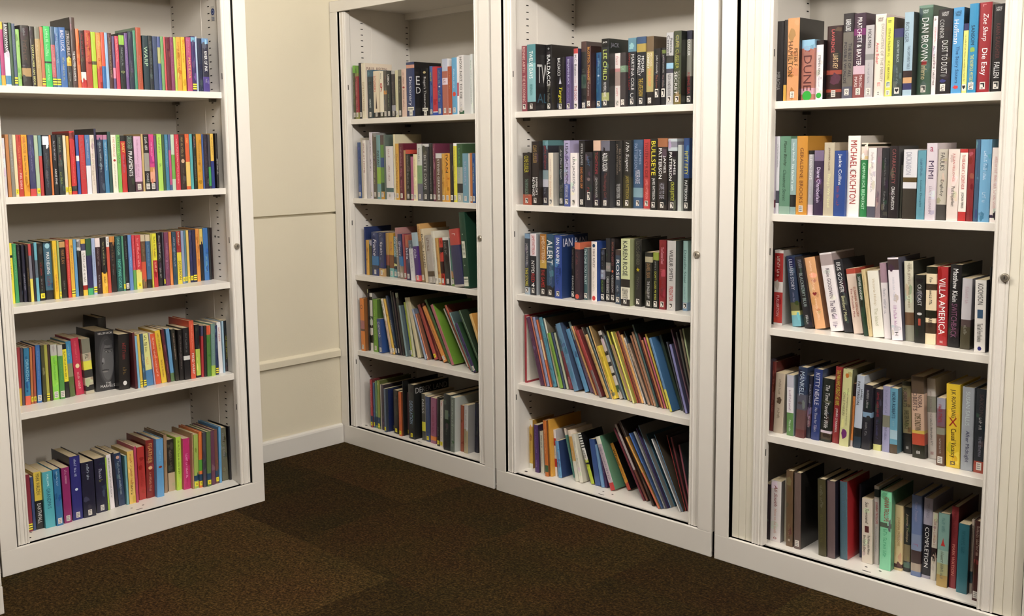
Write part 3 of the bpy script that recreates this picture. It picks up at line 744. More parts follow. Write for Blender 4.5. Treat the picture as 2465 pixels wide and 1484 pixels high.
4938 143 36 200 0|8a7880|||
5098 201 36 199 0|2a2a2e||#@888@14-56@.3;#@bbb@62-90@.3|
5311 263 36 205 0|2a2426/444||CATARACT CITY@955@4-52@.4;~CRAIG DAVIDSON@eee@56-88@.35|
5579 58 51 151 0|5a5a50|||
5712 377 36 195 0|dcdce4|40-47:542,56-100:3a342c|~DICKINSON@aab@4-36@.4@-.1|
6112 219 36 192 0|5a9ab0||#@357@12-38@.4;~Louise Douglas@367@40-85@.3|
6348 277 36 212 0|d8ccd8||MIMI@435@23-46@.5;~LUCY ELLMANN@a9a@56-92@.25;@a@a35@5-11@.3|
6630 258 43 195 0|c4bcae|78-100:4a4644|~FAULKS@444@5-30@.45;Engleby@444@43-66@.4|
6937 296 36 195 0|e8d8d0||~JULIAN FELLOWES@c66@6-45@.25;Past Imperfect@333@52-80@.4|
7244 202 36 195 0|f4ece4/a02a2e|0-5:c33,87-100:c33|TO RISE AGAIN AT A DECENT HOUR@c33@8-56@.4;~JOSHUA FERRIS@222@60-82@.4|
7462 163 36 195 0|8a2a2e|||
7641 115 36 220 0|3a5a7a|||
7766 279 36 220 0|6aaad8||#@def@14-50@.4;#@dcb@58-62@.8;#@cde@64-78@.4|
8066 224 36 198 0|e8dcd8|90-94:324|#@c99@12-84@.4|
>4C
1309 129 93 240 0|26211f|||
1486 298 89 240 0|e8e0dc/aaa6a4|4-42:c33230,56-97:c33230|#@edc@8-36@.4;~FULLERTON@ecc@60-88@.3|
2123 295 95 224 72|2a3a5a|66-78:553,78-84:cc7,84-100:6ab|LILLIAN'S STORY@ccd@5-48@.4;#@99b@52-66@.25|
2576 273 90 225 107|1e1c22||~JAMILA GAVIN@889@4-16@.6;BLACKBERRY BLUE@9aa@23-70@.4;#@eee@82-97@.4|
2871 348 99 224 111|eaa870/a8744e||where we belong@fdb@5-46@.3;@♥@822@49-54@.4;~emily giffin@fdb@58-88@.3|
3432 390 90 242 108|f0e8ec|2-16:a99|~Rosie GOODWIN@545@20-58@.3;The Mill Girl@435@61-84@.4;#@768@88-98@.5|
3836 261 97 224 107|2a2a30||~IRIS GOWER@eee@4-45@.5;Bombers' Moon@dda@50-84@.4|
4133 287 98 198 94|e0c8b8|0-8:b43|~SUSANNA GREGORY@a53@28-74@.25@.2;The Piccadilly Plot@944@30-75@.28@-.2|
4500 135 86 186 90|26402f||~SOPHIE HANNAH@ddd@4-42@.55|
4657 122 84 201 87|d8c08a||#@a85@8-40@.3;#@a85@50-90@.3|
4803 327 82 198 74|f0ece0||~Victoria Hislop@cb9@12-52@.3;The Island@bb9@56-82@.3|
5139 198 83 224 60|e8e0e4|0-26:a89|#@889@34-70@.5|
5397 317 74 242 53|f0e8f2/5a5a6c|2-15:433|#@ccd@24-52@.3;#@b8b@58-86@.4;~H@333@90-94@.3|
5721 261 91 233 31|d8d4bc/2c2e26|64-80:76543a,80-100:998|~LISA JEWELL@987@5-30@.4;the house we grew up in@986@32-58@.4|
6041 280 79 197 21|22221e||OUTCAST@ccc@14-45@.4;@●@ccc@55-59@.5;@■@a43@64-74@.25|
6329 285 80 223 11|ecd8b0|0-9:221,22-30:432,56-66:221,72-86:432|#@222@14-50@.35;~HARPER@322@62-78@.35|
6625 298 85 224 13|b82a2e||VILLA AMERICA@fff@14-86@.58;@RK@edd@94-97@.3|
6958 304 79 234 0|1e1c1e/14201e||~Matthew Klein@fff@5-45@.45;SWITCHBACK@857@47-88@.5|
7321 260 72 199 0|c8c4cc|58-68:544,68-100:4a4430|#@b9a@12-40@.4;#@887@66-82@.4|
7757 286 57 199 13|ece8e4/334||~KOOMSON@555@5-34@.5;@■@357@41-53@.5;That Girl From Nowhere@555@60-86@.5;@●@227@92-98@.35|
8058 53 80 234 16|222|||
>4D
1413 88 62 234 -17|443a44|||
1507 131 75 228 -17|8a3a34/5c2420||THE LIGHTNING TREE@c76@8-88@.35|
1690 320 67 196 -17|c0b09a||*@543@38-52@.6;#@765@10-36@.3;#@654@58-80@.4|
2175 231 64 195 10|e4e0e8/9ab|0-20:bbc,62-100:5a8a4a|#@868@25-60@.4;#@ded@74-94@.35|
2467 293 64 227 -17|2a3a5a|38-60:556,60-88:6a4a4a,88-100:633|~MANKELL@bcd@6-40@.5|
2766 134 77 201 -17|2a2a38|50-60:768,60-80:645|#@ccd@14-45@.5;#@dcc@64-84@.6|
2944 277 73 226 -17|2a3a7a/3a4a6a||~KITTY NEALE@ccd@5-50@.5;No Time for Tears@bbc@54-88@.3|
3239 346 77 201 -17|1e241e|82-95:cbc,86-96:432|The Time Traveler's Wife@ddd@10-78@.4;#@554@14-50@.2@-.35|
3596 217 83 241 -17|9a2a2c||THE MAN WHO FORGOT HIS WIFE@cc4@4-50@.6;~JOHN O'FARRELL@eee@54-86@.4|
3894 290 70 241 -17|c8c88a/6a6a48||When Hoopoes go to Heaven@886@24-72@.2@.15;~GAILE PARKIN@886@30-60@.25@-.2;*@626@75-92@.7;*@b62@4-12@.5|
4190 76 82 197 -17|e0823a|0-20:322,90-100:cbb|#@742@28-80@.4|
4297 229 78 225 -17|b4c0d4|72-84:222,84-100:234|~PATTERSON@222@8-40@.35@-.15;~JAMES@222@16-34@.3@.25|
4548 258 80 200 -13|22222c|42-50:79b|#@ccc@8-36@.35;#@bbb@58-80@.35|
4855 230 94 189 0|2a2630|90-100:cc7|#@a23@6-46@.4;#@558@50-84@.4|
5120 215 97 200 9|9494bc|44-62:776|#@779@6-42@.4;#@668@62-84@.4|
5348 225 97 197 12|5a9ab8/4a6a78|64-78:9bc,86-100:543|~NORA ROBERTS@124@6-46@.45;#@8ab@50-60@.5|
5644 253 125 217 31|8c825a|0-6:332,72-100:22201c|~ROBERTS@443@10-36@.4@-.15;SHELTER IN PLACE@332@40-66@.5;@88@ccc@90-94@.3|
6017 358 100 242 30|c8a48c|0-21:543,66-70:ca4,70-84:b5422a,84-100:221|~ROBERTS@544@16-42@.35@-.2;~NORA@544@22-38@.35@.2;COME SUNDOWN@442@45-66@.5;@88@ccc@91-95@.3|
6381 250 122 237 31|d8d0c8|22-42:998|#@a99@16-50@.3;#@666@50-84@.35;@88@955@91-95@.35|
6810 221 72 197 13|6a4a3a|0-16:99a,16-42:756,44-54:887|#@a23@10-40@.6;#@ccc@60-82@.3|w
7069 374 77 240 19|f0c820||~J.K ROWLING@543@6-40@.4;@X@a22@40-50@.6;Casual Vacancy@322@53-88@.5;@¤@654@92-97@.4|
7468 318 76 238 8|a4acb8||~SUSAN SALLIS@cdd@5-46@.35;After Midnight@446@52-90@.42|
7811 291 77 239 0|2a3038|86-100:a43|~SAXON@544@6-32@.4;#@ddd@34-50@.4;TIME SEVERN@889@56-80@.25|W
>4E
1406 216 69 186 0|2c2028|||
1651 365 68 204 0|e8e0e0/8a8688||~Ali Smith@944@7-42@.32;How to be both@da9@46-86@.25;@0@944@92-96@.3|
2022 75 91 211 1|d4d0b4|||
2247 234 62 249 10|6a5036||@■@a98@90-93@.3;#@986@70-86@.3|
2541 228 60 249 10|6a5650/1a1816|||w
3374 262 61 246 23|4a4428/222||#@776@8-42@.5;#@663@46-84@.4|
3650 259 64 246 17|6a5658/1c1c2a|||
3989 238 81 248 19|4a6a7a/b02428||#@579@8-60@.4|
4376 62 132 234 20|2a3a5a|||
4593 317 102 203 17|dcd0c0||~Sue Townsend@332@5-38@.3;@■@522@42-52@.4;The Woman who Went to@443@56-86@.25@.2;Bed for a Year@443@57-84@.25@-.2|
4916 154 114 246 16|d0c8c4|4-14:344|~JOANNA TROLLOPE@b34@20-48@.6;#@99a@52-85@.4|
5193 340 90 245 8|80d8a8/50906c|40-46:565|~JOANNA TROLLOPE@a33@7-38@.55;#@4a7@48-86@.4|
5539 236 114 202 9|dcc48e|90-96:533|~JOANNA TROLLOPE@a85@18-62@.4;#@c95@26-80@.25@-.3|
5782 199 123 200 10|2a3030|58-84:887a58,86-94:576|~Joanna Trollope@cb9@10-54@.4|
6068 284 108 247 11|6478a8|48-68:7c8cb0,68-84:433,84-94:a98|~Rose Tremain@99b@8-32@.3;#@a68@60-66@.6|
6358 256 114 245 0|a8a4b8|33-96:1e1e28|~TIM BINKS@889@6-24@.35;COMPLETION@eee@36-86@.45|
6619 157 115 206 0|e0d8c8|52-66:322|#@a65@10-50@.5;#@bba@68-90@.4|
6899 308 86 220 0|7aa8a0/24323a|50-68:9ba,68-84:aa7,84-100:b0904a|#@588@6-28@.4;@▲@c33@33-44@.5;#@665@52-90@.35|
7214 192 98 244 0|9a3038/5c2024||#@622@6-40@.5;~MARK WATSON@e98@46-84@.42|
7481 295 81 205 0|2a7080/1a3038||#@156@10-44@.4|
7781 71 97 219 0|c8b8a8|70-86:356|#@544@8-66@.5|
8005 189 56 232 0|4a2424|48-54:833|#@cba@6-44@.5|w
>3A
1239 259 36 243 0|8a3a48||~RENNIE AIRTH@e0b8b0@2-40@.5;THE RECKONING@e0b8b0@45-86@.5|g
1513 429 36 246 0|7ab4bc/1c1a1c|0-28:4a8a94,86-100:2a2020|TWELVE DAYS@fff@10-51@.42;~BERENSON@377@60-76@.3;^TW DA@ccc@30-58;^~ALEX@356@74-88|g
1947 290 94 245 0|1e1c1e/2a2624||~BALDACCI@fff@15-61@.55;The Fallen@776@62-87@.45;@◆@888@4-8@.4|g
2242 389 120 199 0|221f22||~BALDACCI@fff@2-34@.35@-.15;Target@e8e030@56-86@.5;@▲@ccd@36-50@.4|g
2636 247 128 199 0|5a4a80||~BENJAMIN BLACK@ddf@5-52@.45;#@a9c@56-84@.4|g
2888 202 143 227 0|e4dce8/335|0-8:c44|~M.C. Beaton@333@10-44@.5;#@a67@46-58@.4;THE DEAD@a34@60-84@.6|g
3113 239 160 252 0|2a2a2c/4a3a38|0-15:543a36,48-68:475a50|#@666@40-46@.6|m
4381 197 36 219 0|4a2a28/38201e||~BLOTTO, TWINKS@e0a040@2-54@.5;#@dcc@58-82@.4|m
4583 222 66 196 0|2a5a88||#@8bd@10-60@.4;@●@cde@40-43@.4|g
5060 330 36 238 0|22262a/1e2420|0-12:111,78-90:9aa060|~LEE CHILD@c4d468@16-60@.5;NO MIDDLE NAME@ddd@63-84@.35;@JACK@eee@4-7@.6;^~JACK@99a@6-14|g
5395 229 69 188 0|f0e4e0|28-34:c88,34-60:a89088|#@c66@6-24@.6;#@d77@64-84@.5|m
5883 224 36 185 0|3a3436|24-36:6a8a70|#@bdb@26-34@.5|m
6112 339 50 233 0|22262c|0-20:5a8aa0|~MARTINA COLE@ddd@24-76@.38@.1;DANGEROUS LADY@933@22-76@.22@-.32;@C@ccc@80-87@.4|g
6581 366 36 232 0|1e2026|0-16:345078,10-22:a89040|~MICHAEL@eee@28-52@.28@.22;~CONNELLY@eee@26-56@.32@-.2;THE LATE SHOW@d0b040@60-86@.5|g
6952 294 40 231 0|9a7a50/4a3c2e|0-22:705a40,22-80:b0a060,80-100:221c1a|~CONNELLY@eee@24-46@.35@-.2;~MICHAEL@dcb@24-44@.28@.2;THE DROP@e85@46-72@.4|m
7283 272 36 188 0|1c1a1e||~John Connolly@ccc@12-44@.35;The Lovers@954@46-70@.3|G
7560 180 40 189 0|202024|4-10:673|~John Connolly@bbb@12-44@.35;The White Road@977@47-80@.3|G
7789 272 36 236 0|b4b4b8|32-42:333,42-50:8bd,50-56:445|~Cornwell@222@4-34@.4@-.15;~Patricia@222@8-28@.3@.25;FLESH AND BLOOD@333@57-88@.4|g
8085 292 36 239 0|3c442e/22261c|86-100:665a28|~CLIVE CUSSLER@a8a844@6-51@.42;THE PHARAOH'S@998@54-84@.2@.25;SECRET@ddd@55-86@.4@-.15|g
8382 191 67 240 0|8a8a80|0-12:334,62-100:333|~CUSSLER@fff@12-34@.5;RISING SEA@a33@57-86@.5|g
>3B
1251 415 36 198 0|2a2420|80-100:b0503a|~CLIVE CUSSLER@c8c030@6-38@.5;THE MAYAN SECRETS@798@50-82@.4|g
1671 360 40 240 0|2a2220/2e2620||~CLIVE CUSSLER@b09050@6-34@.5;EMPEROR'S@fff@56-84@.3@.22;REVENGE@fff@56-86@.3@-.2|g
2036 270 62 243 0|3a3a44|0-8:5a8a90,46-60:88a0aa,60-72:ccd|~John Grisham@a44@8-44@.5;#@99a@74-86@.5|g
2551 235 36 197 0|e8dcc8/b0aca4||#@b99@12-36@.3;The Good Father@c97@42-84@.35|g
2791 240 67 222 0|2a3438||Any Man's Death@ccc@6-56@.4;~HAZEL HOLT@776@66-90@.5|m
3308 278 36 241 0|a8a0cc|66-100:4a5aa0|~LISA JACKSON@333344@4-65@.6;AFTER SHE'S GONE@ccd@67-86@.5|g
3615 324 36 196 0|f4ecec||~LISA JACKSON@334@8-60@.4;#@88a@62-80@.5|g
3944 279 45 240 0|1e1c1e||~PETER JAMES@ccc@5-37@.4;DEAD MAN'S GRIP@d84@40-72@.35|m
4315 343 36 198 0|2a2830||#@47a@8-32@.5;#@a33@64-86@.5;@●@766@46-52@.4|G
4685 312 36 239 0|201e20|0-15:d8b098|TIGHTROPE@a34@17-50@.38;~SIMON MAWER@bbb@55-85@.32|g
5002 394 40 238 0|262428/3a3a3e|0-15:667|~ADLER OLSEN@fff@18-45@.55;The Hanging Girl@844@48-84@.35|m
5401 310 71 237 0|2a2826||~BILL CLINTON@987@12-45@.25@.2;~JAMES PATTERSON@987@5-50@.25@-.2;THE PRESIDENT IS MISSING@ccc@64-86@.5|g
5716 365 75 238 0|2a2824|54-100:3a3620|17th Suspect@eee@3-46@.5;~JAMES PATTERSON@a09040@52-86@.5|g
6086 404 86 240 0|3a5a80|70-84:7aa0b0|~PATTERSON@9ac@6-42@.32@-.2;~JAMES@9ac@14-36@.28@.22;MURDER HOUSE@dde@44-64@.5|g
6496 272 90 241 0|c83a3a||TRUTH OR DIE@722@4-56@.5;~JAMES PATTERSON@f99@58-86@.5|g
7172 277 36 241 0|1e1e1c||BULLSEYE@e8d830@3-51@.62;~JAMES PATTERSON@eee@55-86@.5|g
7467 394 36 243 0|2a2220|0-12:a0603a|~PATTERSON@fff@14-56@.33@-.18;~JAMES@fff@24-48@.3@.24;HOPE TO DIE@aab@62-84@.5|g
7866 352 40 241 0|202022|0-17:b8c4cc,4-12:889|~PATTERSON@fff@19-58@.33@-.18;~JAMES@fff@28-50@.3@.24;CROSS JUSTICE@c8d040@60-86@.5|g
8223 148 45 220 0|c0c8c4|||
8376 217 57 242 0|2a4a88|55-100:222|FIFTY FIFTY@e0d840@18-50@.6;~PATTERSON@eee@58-86@.5|g
>3C
1184 234 50 237 0|343a44|0-8:79b,88-100:9ab|~JAMES PATTERSON@bbb@16-50@.6;THE STORE@e0d830@56-86@.6|g
1438 317 53 238 0|26262c/a0a8b0|0-36:e8dce4|~JAMES PATTERSON@c55@3-34@.6;~NYPD@eee@44-64@.5;RED@c33@65-79@.5;@4@fff@80-87@.5|g
1901 319 58 238 0|221c1c|0-42:b07028,42-55:c8a040|~JAMES PATTERSON@e8d8c0@3-46@.6;THE GAMES@c33@57-86@.5|g
2236 375 58 239 0|2a5070|82-100:26262a|ALERT@fff@9-48@.7;~JAMES PATTERSON@679@50-80@.5|g
2720 361 48 238 0|2a48a0/20386e||~IAN RANKIN@fff@4-44@.45;#@135@48-82@.5;^~IAN RAN@dde@5-18|g
3237 145 86 193 0|1e1c1e||#@988@4-34@.5;~PEARCE@ccc@56-84@.5|g
3569 258 65 215 0|3a2a34|0-12:d86a4a|#@844@18-40@.5;#@755@48-66@.4;@●@d54@90-98@.7|
3861 167 84 195 0|3a5a60/9a9a98||THE ONE YOU TRUST@dee@2-70@.6|g
4240 258 80 221 0|f0e4e0/2a4a9a||@●@246@4-10@.5;~MIKE RIPLEY@544@13-44@.35;#@aa9@50-84@.4;@●@c33@91-99@.6|
4510 208 100 194 0|2a2a2e|40-58:889|#@888@6-34@.4;#@8a4@60-84@.6|g
4773 205 98 234 0|28282c|38-52:8a8a84|~KAREN ROBARDS@ccc@60-86@.6|g
4984 170 101 233 0|2a2426||~NORA ROBERTS@955@5-42@.5;@●@c64@49-53@.5;OBSESSION@bbb@57-84@.5|g
5355 228 80 197 0|3a4a60|0-10:433|~ROSE@fff@18-55@.6;#@ccc@66-80@.5|g
5729 395 63 240 0|c8d098/a0a878|60-72:2a2420,72-90:e0dcc8,90-100:2a2224|~KAREN ROSE@1e2430@3-55@.5;CLOSER THAN YOU THINK@322@74-90@.6|g
6206 292 81 241 0|2a2824/1e201c||~LLOYD SHEPHERD@665@4-38@.5;@★@a90@42-49@.6;#@665@56-78@.5|g
6682 305 77 197 0|24241e|8-18:a9a080|~DANIEL SILVA@a98050@20-46@.5;THE ENGLISH SPY@ccc@52-83@.35|g
6994 227 81 198 0|1e201c|0-14:8a9a30|DON'T CLOSE MY EYES@cc4@34-84@.35;#@ccc@16-32@.3|g
7247 286 81 242 0|8a2028||The Outcast Dead@e9a@10-34@.4;#@c66@42-46@.6;#@744@52-80@.3|g
7614 349 76 243 0|c8c4c4/5a5a56||~WILBUR SMITH@222@13-57@.42;PREDATOR@b33@65-86@.45|g
8055 194 107 242 0|9ac4c0|88-100:79b|~Danielle Steel@466@13-60@.5;#@79a@66-84@.4|g
>3D
1025 113 62 272 0|a8303a/e0d8cc||^~frame@a8303a@0-9|
1873 191 60 271 157|5a3050||#@867@10-50@.3|
2077 70 63 276 157|b85a44|||
2156 129 66 274 158|8a90b8||#@dde@5-30@.4|
2296 88 69 265 158|d86a3a|30-60:e8c090||
2393 183 76 274 159|4a90a8||#@8cd@20-70@.4|
2589 80 82 273 159|d0c0a0|0-30:ddc||
2728 164 76 217 172|7aa83a||#@243@20-80@.4|
2906 88 79 221 173|384a6a|||
3004 100 84 221 173|b8c0a0|||
3115 189 88 249 174|8a3a4a|0-40:456||
3460 240 73 265 205|5a88b0/3a4a68||#@8ac@20-60@.2|
3722 28 109 253 205|a86a50|||
3852 201 91 248 227|5a98c8/303a58|||
4076 110 96 280 228|6a5a7a|0-25:9bb||
4266 81 89 260 242|6a3a50||#@dcc@30-75@.5|
4426 78 81 273 255|d8a060|||
4518 50 85 273 255|c04a3a|||
4748 125 65 262 256|b03a3a|60-100:766||
4892 27 88 275 256|8a7a6a|||
5024 123 73 247 250|c8a05a|0-30:d8b070|#@642@10-40@.4|
5165 73 74 276 243|4a5a5a|||
5251 49 76 281 230|d8a860|||
5309 141 77 203 230|e8c830/c8a820|88-94:886|#@542@10-60@.3|
5468 150 92 261 230|c8c0b8|6-12:222,30-36:222,46-52:333,62-66:222,80-90:354||
5637 50 101 244 231|7a98a8|||
5698 40 105 283 223|3a3a3a|||
5784 71 100 265 221|e8e050|||
5945 116 91 216 241|c8a078|||
6208 70 74 269 223|e8e04a|80-100:dd8||
6289 37 90 266 224|b84a3a|0-40:d8903a||
6336 90 93 271 222|8a3a2a||#@eb8@5-90@.3|
6439 100 95 258 223|e8a860|||
6552 50 97 248 223|e8e0dc||#@334@5-90@.6|
6613 42 102 273 222|3a4a5a|||
6760 97 90 231 245|a08068||#@eec@0-30@.6|
6873 85 96 261 222|a86a4a|||
7008 101 92 276 217|b88a6a||#@ecc@0-96@.4|
7168 64 86 305 212|3a5a5a|||
7243 64 94 273 213|7a2a2a||#@c96@20-90@.4|
7374 70 87 250 215|c87a4a|||
7455 59 92 260 210|e06a88|||
7525 76 96 273 210|e8c848|||
7856 95 67 266 203|5a88b8/3a6a9a|70-100:d8d048||
8026 113 106 273 206|2a3a2a|||
8257 54 91 251 175|4a4a54|||
8373 92 84 244 167|8a8ac8|||
8644 50 82 302 173|6a4a5a|||
8726 63 83 291 155|4a4a48|||
8807 79 83 300 138|7a6a58|||
8898 63 84 304 133|a8b888|||
>3E
891 185 100 199 0|e0b03c/c89030|0-14:eee8d8,90-100:eed|#@853@30-70@.2|
1436 214 74 193 18|4e2c70/2c1c40||#@98b@10-60@.3;#@a9c@74-90@.4|
1656 178 83 167 18|e4e0cc||What am I?@222@8-38@.4;#@c86@44-86@.3|
2064 172 63 223 30|d8702a|80-92:464|#@fda@16-60@.4|
2243 97 73 225 31|e8a030/e0a030||#@543@50-90@.3|
2346 115 91 185 31|e8e0e0/b8b4b8|18-34:c33,62-80:c33|#@986@40-56@.4|
2568 173 85 145 72|68a8dc/283c70||#@c9a@30-80@.4|
2996 95 123 195 145|5a9a8a|0-14:edc|#@ded@30-80@.4|
3356 166 94 199 116|d0a050|0-12:edc,60-100:ddc|#@eee@40-80@.3|
3554 181 93 188 123|e8e4d4/c8c4b0||#@998@15-70@.3|
4001 164 109 198 197|e8e8e4/141416|2-4:111,7-9:111,12-14:111,17-19:111,22-24:111,27-29:111,52-70:bc3,58-62:222,70-100:b8cc30|#@222@34-50@.7|
4209 255 108 178 98|3a5aa0|||
4517 115 106 163 114|6a9acc|||
4640 122 113 133 115|4a2a60||#@bac@10-60@.4|
5005 213 101 206 210|c8b8c4/5a9070|0-14:eed,86-100:c33|#@657@20-70@.5;#@868@72-84@.6|
5459 160 145 184 273|e8982a/1c1c1c|84-100:c43|Whose@321@12-48@.6;Whose@743@54-70@.3|
6556 81 92 280 294|7a2a3c|||
6654 99 97 296 295|8a5040|0-60:dcc||
7112 111 70 322 286|3a2a22|||
7451 61 60 275 324|e09a38|50-100:d0583a||
7530 51 66 286 302|3a6ac0|40-100:457||
7595 57 75 289 284|989898||#@333@4-96@.6|
7666 24 85 300 277|4a3a78|||
7699 24 100 309 278|7ab4d8/8a8a86|||
7732 27 120 273 278|4a90b8|||
8185 46 84 270 273|e0e0e4|||
8243 24 94 284 258|5a90c0/4a4034|||
8276 29 107 272 178|a83434/3a3230|||
8379 71 105 266 166|7a3038/403030|||
8489 65 108 240 133|a05060/303840|||
"""
def tone(c, k=.84):
    """printed colours are a little duller than pure screen colours"""
    y = .3*c[0]+.59*c[1]+.11*c[2]
    return tuple(min(1, (y+(x-y)*k)) for x in c)
rows = []; cur = None
for ln in BOOKS.strip().split('\n'):
    if ln[0] == '>': cur = (ln[1], 'ABCDE'.index(ln[2]), []); rows.append(cur); continue
    g, base, bands, texts, st = ln.split('|')
    g = [float(q) for q in g.split()]
    b = dict(u=g[0]/1e4, w=g[1]/1e4, d=g[2]/1e3, h=g[3]/1e3, th=math.radians(g[4]/10), st=st)
    cs = base.split('/'); b['c'] = hx(cs[0]); b['sc'] = hx(cs[1]) if len(cs) > 1 else b['c']; b['hs'] = len(cs) > 1
    b['bands'] = []
    for q in filter(None, bands.split(',')):
        r_, cc = q.split(':'); p0, p1 = r_.split('-'); b['bands'].append((float(p0)/100, float(p1)/100, hx(cc)))
    b['tx'] = []
    for q in filter(None, texts.split(';')):
        kind = 'v'
        if q[0] in '^#*': kind = q[0]; q = q[1:]
        elif q[0] == '@': kind = 's'; q = q[1:]
        name = True
        if kind != '#' and kind != '*' and q[0] == '~': name = False; q = q[1:]
        p = q.split('@')
        if kind in '#*': p = [''] + (p[1:] if p[0] == '' else p)
        r0, r1 = p[2].split('-')
        if p[0] == 'LARGE PRINT': kind = 's'; p[0] = 'LARGE\\nPRINT'
        b['tx'].append(dict(k=kind, t=p[0], c=hx(p[1]), a=float(r0)/100, b=float(r1)/100, w=float(p[3]) if len(p) > 3 and p[3] else .5,
                            o=float(p[4]) if len(p) > 4 else 0., title=name and kind == 'v'))
    b['c'] = tone(b['c']); b['sc'] = tone(b['sc'])
    b['bands'] = [(p0, p1, tone(cc)) for p0, p1, cc in b['bands']]
    for tt in b['tx']: tt['c'] = tone(tt['c'], .9)
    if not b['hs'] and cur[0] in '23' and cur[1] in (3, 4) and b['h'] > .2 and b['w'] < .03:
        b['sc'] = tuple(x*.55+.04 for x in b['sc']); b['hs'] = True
    cur[2].append(b)
SHAPES = '●■▲◆★♥'
need = set()
for _, _, bs in rows:
    for b in bs:
        for t in b['tx']:
            if t['k'] in 'v^' or (t['k'] == 's' and t['t'] not in SHAPES): need.add((t['t'], t['t'].isupper() and t['w'] > .35))
need.add(('THE', True)); need.add(('MARVELS', True)); need.add(('SELZNICK', True))
collect_text(sorted(need))

def shape_pts(s):
    if s == '■': return [(0,0),(1,0),(1,1),(0,1)]
    if s == '▲': return [(.1,0),(.9,0),(.62,.55),(.5,1),(.36,.55)]
    if s == '◆': return [(.5,0),(1,.5),(.5,1),(0,.5)]
    if s == '★': return [(.5+.5*(1 if i % 2 == 0 else .45)*math.sin(math.pi*i/5), .5+.5*(1 if i % 2 == 0 else .45)*math.cos(math.pi*i/5)) for i in range(9, -1, -1)]
    if s == '♥': return [(.5,0),(.95,.5),(1,.78),(.8,1),(.6,.95),(.5,.8),(.4,.95),(.2,1),(0,.78),(.05,.5)]
    return [(.5+.5*math.cos(2*math.pi*i/18), .5+.5*math.sin(2*math.pi*i/18)) for i in range(18)]

def spine_y(b, x):
    """depth of the slightly rounded spine at x across the book."""
    r = b['r']; t = abs(x/b['w']-.5)*2
    return r*max(0, (t-.1))**2*.9 if t > .1 else 0
def cover_geo(b, mb):
    w, h, D, r, t = b['w'], b['h'], b['D'], b['r'], b['t']
    xs = [0, .08*w, .25*w, .5*w, .75*w, .92*w, w]
    outer = [(0, D)]+[(x, spine_y(b, x)+(0.0006 if x in (0, w) else 0)) for x in xs]+[(w, D)]
    inner = [(w-t, D), (w-t, r+t), (t, r+t), (t, D)]
    prof = outer+inner; n = len(prof); no = len(outer)
    cuts = sorted(set([0.0, 1.0]+[round(1-q, 4) for bd in b['bands'] for q in bd[:2]]))
    cuts = [q for q in cuts if 0 <= q <= 1]
    vs = [(x, y, h*q) for q in cuts for x, y in prof]
    base = len(mb.v); mb.v.extend(vs)
    def face(idx, col): mb.f.append(tuple(i+base for i in idx)); mb.c.append(col); mb.m.append(0)
    for k in range(len(cuts)-1):
        mid = 1-(cuts[k]+cuts[k+1])/2; col = b['c']
        for a0, a1, cc in b['bands']:
            if a0 <= mid <= a1: col = cc
        for i in range(n):
            j = (i+1) % n
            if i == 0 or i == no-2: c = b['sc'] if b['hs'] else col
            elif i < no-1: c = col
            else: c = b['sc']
            face((k*n+i, k*n+j, (k+1)*n+j, (k+1)*n+i), c)
    # rims (top and bottom): quads between outer and inner outline
    top = (len(cuts)-1)*n
    rim = [(0,1,n-2,n-1), (1,2,3,4,5,6,no-2,n-3,n-2), (no-2,no-1,no,n-3)]
    rim = [(0,1,n-2,n-1), (1,2,3,4,5,6,7,n-3,n-2), (7,8,9,10)]
    for q in rim:
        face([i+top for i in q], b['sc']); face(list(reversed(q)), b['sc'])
def pages_geo(b, mb, mi=0):
    w, h, D, r, t = b['w'], b['h'], b['D'], b['r'], b['t']
    ins = .003 if b['hard'] else .0006
    mb.box(t+.0001, w-t-.0001, r+t+.0002, D-ins, ins*.3, h-ins, (.82,.77,.66), mi)
E0 = -.00045
def put_flat(mb, b, pts, fs, col, lift=1.0, flat=False):
    """pts in spine coordinates (x across, z up)."""
    mb.mesh([(x, (0 if flat else spine_y(b, x))+E0*lift, z) for x, z in pts], fs, col)
def quad(mb, b, x0, x1, z0, z1, col, lift=1.0):
    k = 4 if x1-x0 > .008 else 1
    for i in range(k):
        p = x0+(x1-x0)*i/k; q = x0+(x1-x0)*(i+1)/k
        put_flat(mb, b, [(p,z0),(q,z0),(q,z1),(p,z1)], [(0,1,2,3)], col, lift)
